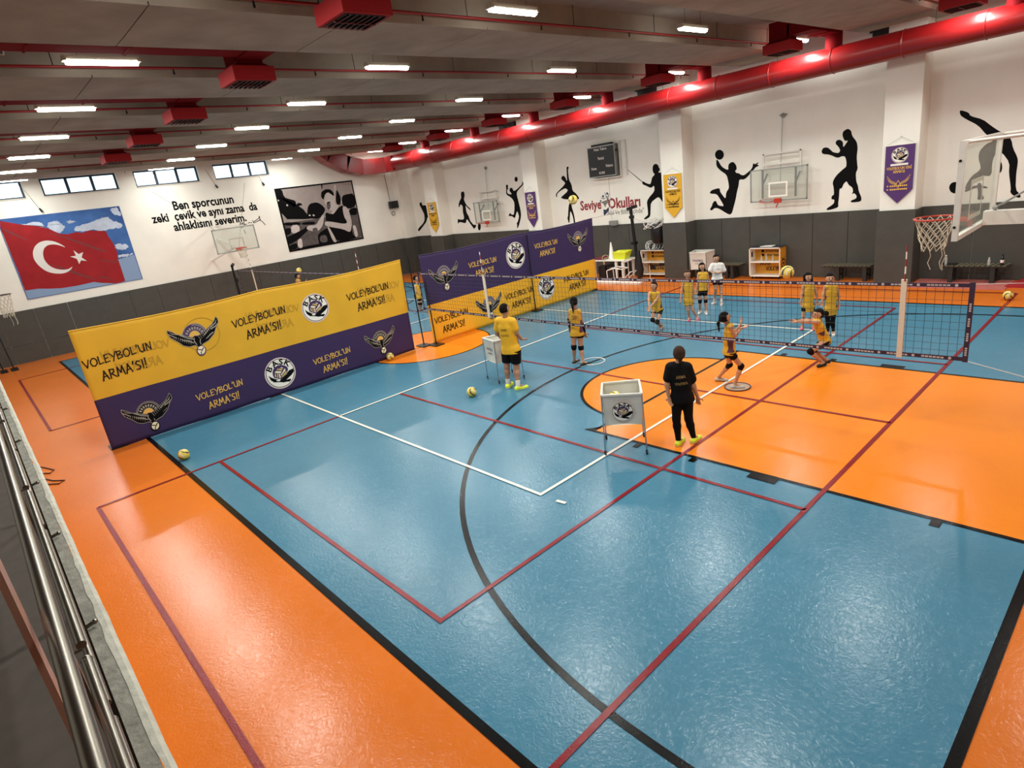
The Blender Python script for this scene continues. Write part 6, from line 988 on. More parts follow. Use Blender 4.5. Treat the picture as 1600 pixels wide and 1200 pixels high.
# ================================================================ TABLE CORNER
e = empty('table', (-15.4, 19.3, 0), 'white plastic table against the back wall pads', 'table')
mb = MB(); mb.box((-16.25, 18.98, .70), (-14.6, 19.75, .735)); put('tabletop', mb, white_p, e)
for x, y in ((-16.15, 19.05), (-14.72, 19.05), (-16.15, 19.68), (-14.72, 19.68), (-15.1,19.1)):
    mb = MB(); mb.hexa([(x-.03,y-.03,0),(x+.03,y-.03,0),(x+.03,y+.03,0),(x-.03,y+.03,0),(x-.05,y-.04,.7),(x+.05,y-.04,.7),(x+.05,y+.04,.7),(x-.05,y+.04,.7)]); put('leg', mb, white_p, e)
mb = MB(); mb.lathe((-15.45, 19.3, .735), [(.16,0),(.16,.02),(.12,.03),(.03,.62),(.025,.66)], 20); tag(put('training_cone', mb, white_p), 'tall white training cone on the plastic table', 'cone')
mb = MB(); mb.hexa([(-15.25,19.2,.735),(-14.75,19.2,.735),(-14.75,19.5,.735),(-15.25,19.5,.735),(-15.3,19.15,1.02),(-14.65,19.15,1.0),(-14.62,19.55,1.06),(-15.25,19.55,1.05)]); mb.sphere((-15.05,19.3,1.0), .12, 12, 8, 0, (1.4,.9,.7)); mb.sphere((-14.85,19.3,.98), .1, 12, 8, 0, (1.2,.9,.7)); tag(put('yellow_bag', mb, M('neon_yellow_bag', 'd9dc2a', .5, bump=.5, bscale=8)), 'crumpled neon yellow bag on the plastic table', 'bag')
mb = MB(); mb.torus((-15.65, 19.15, .80), .13, .018, (.6,-.6,.5), 22, 6); mb.torus((-15.55, 19.12, .76), .12, .018, (.2,-.3,.9), 22, 6); tag(put('rope_ring', mb, M('tan_rope', '9a8a6b', .8)), 'tan coiled rope rings on the left front of the table', 'rope')
mb = MB(); mb.hexa([(-16.2,19.1,.735),(-15.75,19.1,.735),(-15.75,19.6,.735),(-16.2,19.6,.735),(-16.2,19.1,.79),(-15.75,19.1,.76),(-15.75,19.6,.8),(-16.2,19.6,.82)]); tag(put('red_cloth', mb, M('red_cloth', '6e1f2a', .8)), 'dark red cloth lying on the left end of the table', 'cloth')
for x0, x1, lab in ((-16.1, -15.75, 'black box under the left end of the plastic table'), (-15.68, -15.2, 'black box under the middle of the plastic table')):
    mb = MB(); mb.box((x0, 19.2, 0), (x1, 19.6, .42)); mb.box((x0-.01, 19.19, .42), (x1+.01, 19.61, .46)); tag(put('storage_box', mb, black_p), lab, 'box')
e = empty('chair', (-14.7, 18.8, 0), 'white tubular plastic chair tipped over in front of the table', 'chair')
def tb(name, pts, r=.016): mb = MB(); mb.tube(pts, r, 8); put(name, mb, white_p, e)
for y in (18.6, 19.0):
    tb('leg', [(-15.2,y,.40),(-15.18,y,.04)]); tb('leg', [(-14.75,y,.44),(-14.7,y,.03)]); tb('seat_rail', [(-15.2,y,.4),(-14.95,y,.5),(-14.45,y,.46)]); tb('back_rail', [(-14.45,y,.03),(-14.45,y,.7),(-14.1,y,.82)]); tb('floor_rail', [(-15.25,y,.03),(-14.0,y,.03)]); tb('brace', [(-14.45,y,.05),(-14.05,y,.38)])
for x, z in ((-15.2,.4),(-14.95,.5),(-14.7,.49),(-14.45,.46),(-14.45,.7),(-14.2,.8),(-14.7,.03),(-14.1,.35)): tb('crossbar', [(x,18.6,z),(x,19.0,z)])
mb = MB(); mb.box((-15.6, 18.1, 0), (-13.35, 18.32, .05)); mb.box((-15.62, 18.08, .05), (-13.33, 18.34, .07)); tag(put('floor_beam', mb, white_p), 'long low white bar on the orange floor in front of the table', 'bar')
# training post and bags
e = empty('training_post', (-13.9, 18.9, 0), 'tall black padded post standing beside the table', 'post')
mb = MB(); mb.tube([(-13.9, 18.9, .0), (-14.08, 18.9, 2.7)], .06, 12); put('pole', mb, black_m, e)
mb = MB(); mb.obox((-14.0, 18.87, 2.68), ((1,0,.2),(0,1,0),(-.2,0,1)), (.22,.04,.05)); mb.box((-14.12, 18.82, 2.3), (-14.0, 18.98, 2.4)); mb.box((-14.1, 18.8, 1.35), (-13.92, 18.98, 1.45)); put('head', mb, black_m, e)
mb = MB(); mb.tube([(-13.86, 18.92, .1), (-13.85, 18.92, .4), (-13.88, 18.92, 1.1)], [.1, .14, .06], 12); put('cover', mb, black_p, e)
mb = MB(); mb.tube([(-13.85, 19.0, .03), (-13.35, 19.05, .03)], .015, 6); mb.tube([(-13.62, 19.2, .02), (-13.62, 19.2, .5)], .012, 6); put('base', mb, white_p, e)
mb = MB(); mb.tube([(-14.47, 17.12, 2.56), (-14.1, 18.9, 2.62)], .006, 5); tag(put('guy_rope', mb, galv), 'grey rope from the right banner top to the training post', 'rope')
e = empty('punch_bag', (-13.42, 19.6, 1.3), 'black bag hanging beside the middle pilaster above the shelf unit', 'bag')
mb = MB(); mb.tube([(-13.42,19.62,1.28),(-13.42,19.62,1.34),(-13.42,19.62,1.9),(-13.42,19.62,1.97)], [.2,.26,.27,.24], 16); put('body', mb, black_p, e)
mb = MB(); rr = np.random.RandomState(3)
for k in range(9): mb.torus((-13.5+.12*rr.randn(), 19.55+.05*rr.randn(), 2.02+.04*rr.randn()), .22+.1*rr.rand(), .012, (.3*rr.randn(), -.5, 1), 20, 5)
put('rolled_net', mb, white_p, e)
mb = MB()
for k in range(7): mb.torus((-13.7+.16*rr.randn(), 19.65, 1.16+.02*rr.randn()), .13+.06*rr.rand(), .011, (.5*rr.randn(), -1, .5), 20, 5)
o = tag(put('coiled_tubing', mb, white_p), 'tangle of white tubing rings on top of the left shelf unit', 'tubing')
mb = MB(); mb.tube([(-14.05, 18.95, 2.3), (-13.8, 19.3, 2.1), (-13.6, 19.5, 2.05)], .01, 5); tag(put('rope', mb, rope_m), 'pale rope from the training post to the rolled net', 'rope')
# rings on the floor
mb = MB(); mb.torus((-8.86, 10.08, .012), .27, .012, (0,0,1), 36, 6); tag(put('floor_ring', mb, white_p), 'thin white training ring on the blue floor', 'ring')
mb = MB(); mb.torus((-5.25, 9.90, .016), .225, .012, (0,0,1), 36, 6); mb2 = mb; o = tag(put('floor_disc', mb, M('plum_rubber', '4a2230', .5)), 'flat round training disc with dark rim under the girl reaching up', 'disc')
mb = MB(); mb.lathe((-5.25, 9.90, .001), [(.222,0),(.222,.014)], 32); put('disc_top', mb, M('grey_disc', 'a98d78', .6), o)
# cable on the left floor
mb = MB(); P = [(a-.55, b-.1) for a, b in [(-14.6,.12),(-14.3,.25),(-13.9,.38),(-13.75,.3),(-13.9,.2),(-14.1,.12),(-13.6,.15),(-13.2,.3),(-13.0,.45),(-12.9,.35),(-13.1,.2),(-13.3,.1)]]
mb.tube([(a, b, .012) for a, b in P], .012, 6); tag(put('cable', mb, M('dark_red_cable', '3d1a18', .5)), 'tangled dark cable on the orange floor by the gallery', 'cable')
# ================================================================ PEOPLE
def sn(f, lo, h):
    """surface nets of a signed field sampled on a grid"""
    ins = f < 0; nx, ny, nz = f.shape
    idx = -np.ones((nx-1, ny-1, nz-1), int)
    cs = np.zeros((nx-1, ny-1, nz-1), int); 
    for dx in (0,1):
        for dy in (0,1):
            for dz in (0,1): cs += ins[dx:nx-1+dx, dy:ny-1+dy, dz:nz-1+dz]
    act = (cs > 0) & (cs < 8); I = np.argwhere(act); idx[act] = np.arange(len(I))
    if not len(I): return np.zeros((0,3)), []
    S = np.zeros((len(I), 3)); Nn = np.zeros(len(I))
    cor = [(a, b, c) for a in (0,1) for b in (0,1) for c in (0,1)]
    for p in cor:
        for ax in range(3):
            if p[ax]: continue
            q = list(p); q[ax] = 1
            fa = f[I[:,0]+p[0], I[:,1]+p[1], I[:,2]+p[2]]; fb = f[I[:,0]+q[0], I[:,1]+q[1], I[:,2]+q[2]]
            m = (fa < 0) != (fb < 0); t = np.where(m, fa/np.where(m, fa-fb, 1), 0)
            pos = np.zeros((len(I), 3)); pos[:] = p; pos[:, ax] += t; S[m] += pos[m]; Nn += m
    V = (I+S/Nn[:, None])*h+lo
    F = []
    for ax in range(3):
        u, v = (ax+1) % 3, (ax+2) % 3
        sl0 = [slice(1, -1)]*3; sl0[ax] = slice(0, -1); sl1 = [slice(1, -1)]*3; sl1[ax] = slice(1, None)
        A = ins[tuple(sl0)]; B = ins[tuple(sl1)]; E_ = np.argwhere(A != B)
        if not len(E_): continue
        off = np.array([1,1,1]); off[ax] = 0; E_ = E_+off; sgn = ins[E_[:,0], E_[:,1], E_[:,2]]
        du = np.zeros(3, int); du[u] = 1; dv = np.zeros(3, int); dv[v] = 1
        def g(P): return idx[P[:,0], P[:,1], P[:,2]]
        a, b, c, d = g(E_-du-dv), g(E_-dv), g(E_), g(E_-du)
        Q = np.stack([a, b, c, d], 1); Q[~sgn] = Q[~sgn][:, ::-1]
        F += [tuple(int(i) for i in q) for q in Q if min(q) >= 0]
    return V, F
def field(fn, lo, hi, h):
    lo = np.array(lo)-2*h; hi = np.array(hi)+2*h
    n = np.ceil((hi-lo)/h).astype(int)+1
    g = np.stack(np.meshgrid(*[lo[i]+h*np.arange(n[i]) for i in range(3)], indexing='ij'), -1).reshape(-1, 3).astype(np.float32)
    return sn(fn(g).reshape(n), lo, h)
def seg(P, a, b, ra, rb):
    a = np.array(a, np.float32); b = np.array(b, np.float32); ba = b-a; L = float(ba.dot(ba))+1e-9
    pa = P-a; t = np.clip(pa@ba/L, 0, 1); return np.sqrt(((pa-t[:, None]*ba)**2).sum(1))-(ra+(rb-ra)*t)
def ellip(P, c, ax, r):
    q = (P-np.array(c, np.float32))@np.array(ax, np.float32).T
    k0 = np.sqrt(((q/r)**2).sum(1)); k1 = np.sqrt(((q/np.array(r)**2)**2).sum(1))+1e-9
    return k0*(k0-1)/k1
def smin(a, b, k):
    h = np.maximum(k-np.abs(a-b), 0)/k; return np.minimum(a, b)-h*h*k/4
def union(P, prims, k):
    d = None
    for p in prims:
        q = p(P); d = q if d is None else smin(d, q, k)
    return d
skin = M('skin', 'b98a6c', .55, noise=.04, nscale=30); skin2 = M('skin_olive', 'a87c62', .55, noise=.04, nscale=30)
hair_d = M('dark_brown_hair', '0c0807', .9, spec=.2, bump=.8, bscale=90, stretch=(1,1,.2)); hair_b = M('brown_hair', '38251a', .9, spec=.2, noise=.3, nscale=20, bump=.8, bscale=90, stretch=(1,1,.2))
jersey = M('yellow_jersey', 'c99b22', .6, noise=.08, nscale=8, bump=.5, bscale=12, detail=3); jtrim = M('plum_trim', '4a1f36', .6); tee_y = M('bright_yellow_tee', 'dba514', .65, noise=.06, nscale=8, bump=.6, bscale=9, detail=3)
tee_k = M('black_tee', '060607', .85, spec=.2, bump=.4, bscale=9, detail=3); tee_w = M('white_tee', 'dedad4', .7, bump=.5, bscale=10, detail=3); blk_cloth = M('black_sports_cloth', '050506', .85, spec=.2)
neon = M('neon_yellow_shoe', 'd8ea2e', .5); sho_w = M('white_shoe', 'dcd8d0', .5); sho_k = M('black_shoe', '0d0d0f', .5); sho_p = M('pink_shoe', 'd2607a', .5); sole_w = M('white_sole', 'e6e2da', .5); sock_w = M('white_sock', 'ddd8d0', .75); eye_m = M('dark_eye', '120d0c', .3); lip = M('lip', '8c4a42', .5)
fwd_h = np.array([CW[0], CW[1], 0]); fwd_h /= np.linalg.norm(fwd_h); rt_h = np.array([fwd_h[1], -fwd_h[0], 0])
def nrm(v): v = np.array(v, float); return v/max(1e-9, np.linalg.norm(v))
def person(key, st, face, lab, top='vest', top_m=None, legs='shorts', short=.35, hair='pony', hair_m=None, shoes=(None, None), pads=True, socks=False, sk=None, pitch=0., sleeves=None, thick=1., text=None, grp=None, J=None, hem=0.0):
    J = {k: np.array(v, float) for k, v in (J or PEOPLE[key]).items()}; S = st/1.7; T = S*thick*1.07; sk = sk or skin
    F = nrm(rt_h*face[0]+fwd_h*face[1]); F = nrm(F+np.array([0,0,pitch]))
    up = nrm(nrm(J['H']-J['N'])*.5+np.array([0,0,1.])); up = nrm(up-F*up.dot(F)); side = np.cross(F, up)
    base = np.array([(J['tL'][0]+J['tR'][0]+J['hL'][0]+J['hR'][0])/4, (J['tL'][1]+J['tR'][1]+J['hL'][1]+J['hR'][1])/4, 0.])
    for s in 'LR':
        fl = .155*st; d = J['t'+s]-J['h'+s]; d = nrm([d[0], d[1], max(-.06, min(.06, d[2]))]); lift = J['h'+s][2] > .1
        if lift: d = nrm(J['t'+s]-J['h'+s])
        if lift: J['h'+s] = J['t'+s]-d*fl*.85
        mid = (J['t'+s]+J['h'+s])/2
        if not lift: J['h'+s] = mid-d*fl/2; J['t'+s] = mid+d*fl/2; J['h'+s][2] = J['t'+s][2] = .03*S
        J['A'+s] = J['h'+s]+d*fl*.22+np.array([0,0,.055*S]); J['d'+s] = d
    # keep the knees sensible for standing figures
    hh = (.112+.062*st)/2
    H = J['H']; L = lambda a, b, t: J[a]*(1-t)+J[b]*t
    SLi, SRi = L('SL','SR',.14), L('SR','SL',.14); PLi, PRi = L('PL','PR',.12), L('PR','PL',.12)
    chestL = L('SL','SR',.30)*.82+PLi*.18; chestR = L('SR','SL',.30)*.82+PRi*.18
    dn = nrm((PLi+PRi)/2-(SLi+SRi)/2)
    def torso(e=0.):
        return [lambda P: seg(P, SLi, SRi, .056*T+e, .056*T+e), lambda P: seg(P, chestL+dn*.02, L('PL','PR',.2), .084*T+e, .078*T+e),
                lambda P: seg(P, chestR+dn*.02, L('PR','PL',.2), .084*T+e, .078*T+e), lambda P: seg(P, PLi, PRi, .088*T+e, .088*T+e)]
    def arm(s, e=0., t0=0, t1=1):
        return [lambda P: seg(P, L('S'+s,'E'+s,t0), L('S'+s,'E'+s,t1), .046*T+e, (.046-.010*t1)*T+e)]
    def calf(s, e=0.):
        K, A = J['K'+s], J['A'+s]; m = K*.68+A*.32-nrm(np.cross(nrm(A-K), side))*0
        return [lambda P: seg(P, K, m, .049*T+e, .050*T+e), lambda P: seg(P, m, A, .050*T+e, .031*T+e)]
    def thigh(s, e=0., t1=1.):
        return [lambda P: seg(P, J['P'+s], L('P'+s,'K'+s,t1), .082*T+e, (.082-.030*t1)*T+e)]
    def leg(s): return thigh(s)+calf(s)
    prims = torso()
    hx = (side, F, up); hr = (hh*.74, hh*.90, hh*1.02)
    head = [lambda P: ellip(P, H, hx, hr), lambda P: seg(P, H+F*hh*.28-up*hh*.55, H+F*hh*.45-up*hh*.72, hh*.42, hh*.26),
            lambda P: seg(P, H+F*hh*.86+up*hh*.12, H+F*hh*1.02-up*hh*.16, hh*.07, hh*.13)]
    for q in (-1, 1): head.append(lambda P, q=q: seg(P, H+side*q*hh*.76+up*hh*.08, H+side*q*hh*.76-up*hh*.18, hh*.11, hh*.08))
    neck = [lambda P: seg(P, J['N']-up*.01, H-up*hh*.5-F*hh*.1, .044*T, .042*T)]
    limbs = []
    for s in 'LR':
        limbs += arm(s)+[lambda P, s=s: seg(P, J['E'+s], J['W'+s], .037*T, .024*T)]+leg(s)+[lambda P, s=s: seg(P, J['A'+s], J['t'+s]-J['d'+s]*.02, .032*S, .022*S)]
    pts = np.array([v for k, v in J.items() if not k.startswith('d')]); lo = pts.min(0)-.16*S; hi = pts.max(0)+.16*S; lo[2] = -.0
    def fbody(P):
        d = union(P, prims, .05*S); d = smin(d, union(P, limbs, .035*S), .04*S); d = smin(d, union(P, neck, .03), .03*S); return smin(d, union(P, head, .02), .02*S)
    V, Fc = field(fbody, lo, hi, .0125*S+.0005)
    mb = MB(); mb.add(V, Fc, 0, True)
    # hands on a finer grid: palm, four unequal curled fingers and a thumb
    for s, q in (('L', -1), ('R', 1)):
        W_, Fi = J['W'+s], J['F'+s]; d = nrm(Fi-W_); hl = .105*st
        lat = np.cross(d, (0,0,1)); lat = nrm(lat if np.linalg.norm(lat) > .2 else side); pn = np.cross(lat, d); hp = []
        hp.append(lambda P: seg(P, W_-d*.03*S, W_, .024*T, .022*T))
        for o_ in (-1, -.33, .33, 1): hp.append(lambda P, o_=o_: seg(P, W_+lat*o_*.012*S, W_+d*hl*.5+lat*o_*.027*S, .015*S, .012*S))
        for o_, ln in ((-1, .40), (-.33, .48), (.33, .52), (1, .45)):
            a = W_+d*hl*.5+lat*o_*.027*S; b = a+(d+lat*o_*.12+pn*.15)*hl*ln*.5; c = b+(d+pn*.55)*hl*ln*.45
            hp.append(lambda P, a=a, b=b: seg(P, a, b, .0095*S, .0085*S)); hp.append(lambda P, b=b, c=c: seg(P, b, c, .0085*S, .0065*S))
        a = W_+d*hl*.12+lat*.022*S; b = a+(lat*.9+d*.6+pn*.2)*hl*.28; c = b+(lat*.3+d*1.+pn*.3)*hl*.22
        hp.append(lambda P: seg(P, a, b, .013*S, .0105*S)); hp.append(lambda P: seg(P, b, c, .010*S, .008*S))
        Vh, Fh = field(lambda P: union(P, hp, .006*S), np.minimum(W_-d*.04, W_+d*hl)-.05*S, np.maximum(W_-d*.04, W_+d*hl)+.05*S, .0048*S)
        mb.add(Vh, Fh, 0, True)
    root = put('person', mb, sk, None, base); tag(root, lab, 'person', grp)
    def cloth(name, fn, mats, box=None, h=.012, part=None, mi_fn=None):
        l2, h2 = box if box is not None else (lo, hi)
        V, Fc = field(fn, l2, h2, h*S+.0005)
        if not len(V): return None
        m2 = MB(); m2.add(V, Fc, 0, True)
        if mi_fn: 
            cen = np.array([V[list(f)].mean(0) for f in Fc]); m2.mi = [int(x) for x in mi_fn(cen)]
        return put(name, m2, mats, part or root)
    def bx(*ks, pad=.13): 
        q = np.array([J[k] for k in ks]); a = q.min(0)-pad*S; b = q.max(0)+pad*S; a[2] = max(a[2], -.0); return a, b
    Nn = J['N']; pm = (PLi+PRi)/2; hemz = hem
    # ---- shirt
    e = .016*S; fl_ = .0 if top == 'vest' else .018*S
    sleeve_t = {'vest': 0, 'tee': .62, 'big': .85}[top]
    def fshirt(P):
        d = union(P, torso(e+.004*S), .05*S)
        d = smin(d, seg(P, (SLi+SRi)/2-dn*0, pm+dn*(.18+hemz)*S, .07*T+e, .105*T+e), .06*S)
        d = smin(d, seg(P, PLi+dn*(.12+hemz)*S, PRi+dn*(.12+hemz)*S, .090*T+e+fl_, .090*T+e+fl_), .05*S); d = smin(d, seg(P, PLi, PLi+dn*(.12+hemz)*S, .088*T+e+fl_*.4, .090*T+e+fl_), .03*S); d = smin(d, seg(P, PRi, PRi+dn*(.12+hemz)*S, .088*T+e+fl_*.4, .090*T+e+fl_), .03*S)
        if sleeve_t:
            for s in 'LR': d = smin(d, seg(P, J['S'+s], L('S'+s,'E'+s,sleeve_t), .052*T+e, .058*T+e), .03*S)
        else:
            for s in 'LR': d = np.maximum(d, -(seg(P, L('S'+s,'E'+s,.12), L('S'+s,'E'+s,.8), .05*T, .05*T)))
        d = np.maximum(d, (P-(pm+dn*(.07+hemz)*S))@dn)
        d = np.maximum(d, -(seg(P, Nn+up*.005, H, .052*T, .052*T)))
        return d
    hw = np.linalg.norm(J['SR']-J['SL'])/2+.03; lat = nrm(J['SR']-J['SL']); tc = ((SLi+SRi)/2+pm)/2; tl = np.linalg.norm((SLi+SRi)/2-pm)
    def jm(c):
        u = np.abs((c-tc)@lat)/hw; v = ((c-tc)@(-dn))/tl; nk = np.linalg.norm(c-Nn, axis=1)
        return ((u > .78-.25*np.clip(-v-.1, 0, 1)) & (v < .12) & (v > -.45)) | (nk < .075*T)
    cloth('shirt', fshirt, [top_m or jersey, jtrim] if top == 'vest' else [top_m], bx('SL','SR','EL','ER','PL','PR','N', pad=.2), .0105, mi_fn=jm if top == 'vest' else None)
    # ---- legs
    wl = pm+dn*(.02+min(0, hem)*1.3)*S
    def fshort(P):
        e2 = .015*S if legs != 'leggings' else .008*S
        d = smin(seg(P, PLi, PRi, .088*T+e2, .088*T+e2), 9., .01)
        for s in 'LR':
            if legs == 'leggings': d = smin(d, union(P, thigh(s, e2)+calf(s, e2*.8), .03*S), .03*S)
            else: 
                q = thigh(s, e2+(.014*S if legs == 'long' else 0), short)[0](P); kd = nrm(J['K'+s]-J['P'+s]); q = np.maximum(q, (P-L('P'+s,'K'+s,short))@kd); d = smin(d, q, .03*S)
        if legs == 'leggings':
            for s in 'LR': ad = nrm(J['A'+s]-J['K'+s]); d = np.maximum(d, np.where(np.linalg.norm(P-J['A'+s], axis=1) < .12*S, (P-J['A'+s])@ad, -1))
        return np.maximum(d, -(P-wl)@dn)
    cloth('leggings' if legs == 'leggings' else 'shorts', fshort, [blk_cloth], bx('PL','PR','KL','KR','AL','AR', pad=.16), .0115)
    for s in 'LR':
        K, A = J['K'+s], J['A'+s]
        if pads and (pads is True or s in pads):
            a = K+(J['P'+s]-K)*.16; b = K+(A-K)*.18; kd = nrm(b-a)
            cloth('knee_pad', lambda P: np.maximum(np.maximum(union(P, [lambda P: seg(P, a, K, .062*T, .066*T), lambda P: seg(P, K, b, .066*T, .058*T)], .02), (P-b)@nrm(b-K)), (P-a)@nrm(a-K)), [blk_cloth], (np.minimum(np.minimum(a, b), K)-.09*S, np.maximum(np.maximum(a, b), K)+.09*S), .011)
        if socks:
            a = A+(K-A)*.3; cloth('sock', lambda P: np.maximum(seg(P, a, A, .043*T, .038*T), (P-a)@nrm(a-A)), [sock_w], (np.minimum(a, A)-.07*S, np.maximum(a, A)+.07*S), .009)
        d, h_, t_ = J['d'+s], J['h'+s], J['t'+s]; su = nrm(np.cross(np.cross(d, (0,0,1)), d)) if abs(d[2]) < .9 else np.array([0,0,1.])
        gz = (h_-su*.03*S); 
        def fsh(P, e=0.):
            q = union(P, [lambda P: seg(P, h_+d*.02*S+su*.012*S, h_+d*.06*S+su*.028*S, .042*S+e, .042*S+e), lambda P: seg(P, h_+d*.03*S, t_-d*.035*S, .043*S+e, .040*S+e), lambda P: seg(P, J['A'+s]-su*.02*S, J['A'+s]+su*.0, .04*S+e, .036*S+e)], .03*S)
            return np.maximum(q, -(P-gz)@su)
        bxs = (np.minimum(np.minimum(h_, t_), A)-.07*S, np.maximum(np.maximum(h_, t_), A)+.07*S); bxs[0][2] = max(bxs[0][2], -.012)
        sh = cloth('shoe', lambda P: np.maximum(fsh(P), -(P-gz-su*.016*S)@su), [shoes[0] or sho_k], bxs, .008)
        if sh: cloth('sole', lambda P: np.maximum(fsh(P, .003*S), (P-gz-su*.02*S)@su), [shoes[1] or sole_w], bxs, .008, part=sh)
        if sleeves: cloth('arm_sleeve', lambda P: np.maximum(seg(P, L('E'+s,'W'+s,-.1), L('E'+s,'W'+s,.95), .044*T, .032*T), -9), [blk_cloth], (np.minimum(J['E'+s], J['W'+s])-.08*S, np.maximum(J['E'+s], J['W'+s])+.08*S), .010)
    # ---- hair
    hm = hair_m or hair_d
    def fhair(P):
        d = ellip(P, H-F*hh*.10+up*hh*.10, hx, (hh*.84, hh*.98, hh*1.06)); fr = (P-H)@F; uu = (P-H)@up; ss = np.abs((P-H)@side)
        d = np.maximum(d, np.minimum(fr-hh*.05, hh*.52-uu)); d = np.maximum(d, -uu-hh*(.45 if hair in ('short', 'cap') else .62))
        bk = H-F*hh*.85
        if hair == 'pony': 
            tl_ = np.array([0,0,-1.]); p0 = bk+up*hh*.15; p1 = bk-F*hh*.45+tl_*hh*.5; p2 = p1+tl_*hh*1.5+F*hh*.12
            d = smin(d, seg(P, p0, p1, hh*.2, hh*.26), .02); d = smin(d, seg(P, p1, p2, hh*.27, hh*.12), .02)
        if hair == 'bun': d = smin(d, seg(P, bk, bk-F*hh*.7-up*hh*.1, hh*.5, hh*.45), .03); 
        if hair == 'bun': d = smin(d, seg(P, bk-F*hh*.6, bk-F*hh*.9-up*hh*.9, hh*.45, hh*.2), .03)
        if hair in ('long', 'bob'):
            ln = 1.25 if hair == 'long' else .95
            for q in (-1, 1): d = smin(d, seg(P, H+side*q*hh*.62-F*hh*.18+up*hh*.3, H+side*q*hh*.74-F*hh*.05-up*hh*ln, hh*(.42 if key == 'curly' else .30), hh*(.4 if key == 'curly' else .24)), .02)
            d = smin(d, seg(P, bk+F*hh*.35, bk+F*hh*.45-up*hh*ln, hh*.5, hh*.4), .02)
        if hair == 'tied': d = smin(d, seg(P, bk-up*hh*.3, bk-up*hh*.95, hh*.34, hh*.22), .02)
        return d
    cloth('hair', fhair, [hm], (H-hh*3.2, H+hh*2.0), .0085)
    for q in (-1, 1):
        m2 = MB(); m2.sphere(H+F*hh*.86+side*q*hh*.30+up*hh*.06, hh*.10, 10, 6, 0, (1,1,.7)); put('eye', m2, eye_m, root)
        m2 = MB(); m2.tube([H+F*hh*.88+side*q*hh*.16+up*hh*.24, H+F*hh*.82+side*q*hh*.46+up*hh*.25], hh*.045, 6); put('eyebrow', m2, hair_d, root)
    m2 = MB(); m2.tube([H+F*hh*.74-side*hh*.2-up*hh*.50, H+F*hh*.84-up*hh*.49, H+F*hh*.74+side*hh*.2-up*hh*.50], hh*.055, 6); put('mouth', m2, lip, root)
    if text:
        lines_, mi_, back = text; Bk = -nrm(np.cross(np.array([0,0,1.]), lat))
        n_ = nrm(np.cross(lat, dn)); 
        # outward direction: away from the face for the back, towards it for the front
        if (n_.dot(F) > 0) == back: n_ = -n_
        ex = np.cross(-dn, n_); ex = nrm(ex); ctr = (SLi+SRi)/2+dn*tl*.30
        pr = Print((0,0,0), (1,0,0), (0,1,0), (0,0,1))
        for k, (t_, w_, sz) in enumerate(lines_): pr.text(t_, 0, -k*.085*S*1.25, sz*S, 0, 0, 'C', 1, 0, .012, w_*S)
        P0 = np.array(pr.mb.v, float)
        O_ = ctr+P0[:, :1]*ex+P0[:, 1:2]*(-dn)+n_*.3
        for _ in range(14):
            dd = fshirt(O_.astype(np.float32)); O_ = O_-n_*np.clip(dd, -.05, .3)[:, None]*.8
        m2 = MB(); m2.v = [tuple(a) for a in O_+n_*.004]; m2.f = pr.mb.f; m2.mi = [0]*len(m2.f); m2.sm = [False]*len(m2.f); put('shirt_print', m2, mi_, root)
    return root
person('coach_m', 1.80, (.75, .65), 'male coach in bright yellow tee and black shorts standing beside a ball cart', 'tee', tee_y, 'long', .78, 'short', None, (neon, sole_w), False, True, skin2, .12, thick=1.08, text=([('ARMA', .15, .07), ('VOLEYBOL', .2, .055)], M('dark_shirt_print', '6b5210', .6), True))
person('coach_f', 1.58, (.12, 1.), 'woman coach seen from behind, black tee and leggings with neon yellow shoes', 'tee', tee_k, 'leggings', 1, 'tied', hair_b, (neon, M('beige_sole', 'cfc6b4', .5)), False, False, None, 0, thick=1.06, text=([('ARMA', .15, .075), ('VOLEYBOL', .2, .06)], M('dull_gold_print', '9a7c48', .6), True))
person('pony', 1.55, (.45, .9), 'girl with long ponytail and black arm sleeves seen from behind by the white floor ring', hair='pony', sleeves=True, short=.30, text=([('20', .12, .12)], jtrim, True), thick=.95)
person('toss', 1.46, (1, .1), 'girl in yellow jersey facing right with both hands raised, standing on the floor disc', hair='pony', short=.38, shoes=(M('pale_grey_shoe', 'b9b2a6', .5), M('dark_sole', '2c2624', .6)), pitch=.25, thick=.88, hem=-.03)
person('dig', 1.46, (-1, -.1), 'girl in yellow jersey crouching with both arms stretched forward to the left', hair='bun', short=.5, hem=-.07, pitch=.05, thick=.9)
person('bump', 1.42, (-.75, -.65), 'girl in yellow jersey bending knees with joined forearms low, behind the net', hair='tied', short=.42, shoes=(M('grey_shoe', '8d8a86', .5), sole_w), pitch=.15, thick=.88)
person('pink', 1.38, (-.15, -1), 'girl in yellow jersey with pink shoes and bare knees standing behind the net', hair='cap', hair_m=hair_b, short=.38, shoes=(sho_p, sho_p), pads=False, thick=.84, hem=.07)
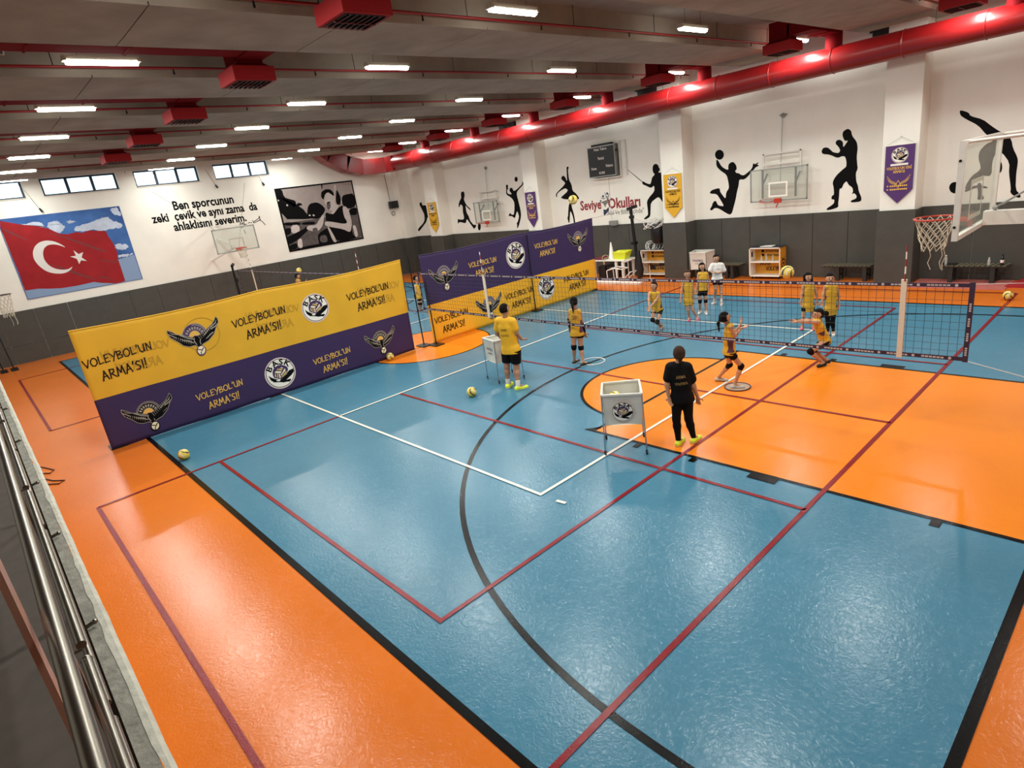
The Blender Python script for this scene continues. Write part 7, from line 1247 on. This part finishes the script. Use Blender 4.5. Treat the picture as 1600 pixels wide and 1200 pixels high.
person('dark', 1.40, (-.05, -1), 'girl in yellow jersey, black shorts and black knee pads standing beside the girl in white', hair='long', short=.5, shoes=(sho_w, sole_w), thick=.86, hem=-.06)
person('white', 1.46, (-.15, -1), 'girl in loose white tee shirt, white socks and white shoes behind the net', 'big', tee_w, 'shorts', .55, 'tied', None, (sho_w, sole_w), False, True, thick=.92, hem=-.07, text=([('ARMA', .08, .04)], jtrim, False))
person('curly', 1.32, (-.1, -1), 'girl with shoulder length curly hair in loose yellow jersey behind the net', hair='long', short=.52, shoes=(sho_p, sho_k), pads=False, thick=.86, hem=.09)
person('tall', 1.38, (-.25, -1), 'girl in yellow jersey and black tights standing right of the curly haired girl', hair='tied', legs='leggings', short=1, shoes=(sho_w, sole_w), pads=False, thick=.86, hem=.09)
person('gap', 1.36, (1, .1), 'child in yellow jersey seen through the gap between the two banners', hair='short', short=.55, shoes=(sho_k, sole_w), thick=.88)
def standing(x, y, st, face):
    F = nrm(rt_h*face[0]+fwd_h*face[1]); Lf = np.cross((0,0,1), F); k = st/1.7; o = np.array([x, y, 0.]); J = {}
    for s, q in (('L', 1), ('R', -1)):
        J['S'+s] = o+Lf*q*.16*k+(0,0,1.40*k); J['E'+s] = J['S'+s]+Lf*q*.05*k+F*.08*k+(0,0,-.26*k); J['W'+s] = J['E'+s]+F*.16*k+(0,0,.12*k); J['F'+s] = J['W'+s]+F*.06+(0,0,.08*k)
        J['P'+s] = o+Lf*q*.09*k+(0,0,.9*k); J['K'+s] = o+Lf*q*.1*k+F*.02+(0,0,.49*k); J['h'+s] = o+Lf*q*.11*k-F*.06*k+(0,0,.02); J['t'+s] = o+Lf*q*.12*k+F*.16*k+(0,0,.02)
    J['N'] = o+(0,0,1.45*k); J['H'] = o+F*.02+(0,0,1.585*k); return J
person('boy', 1.70, (1, .2), 'dark haired child in yellow whose head shows above the left banner', hair='short', J=standing(-24.95, 10.43, 1.78, (1, .2)))
ball((-23.6, 10.0, 2.0), (.5, .2, .1), 'volleyball in the air above the head behind the left banner')
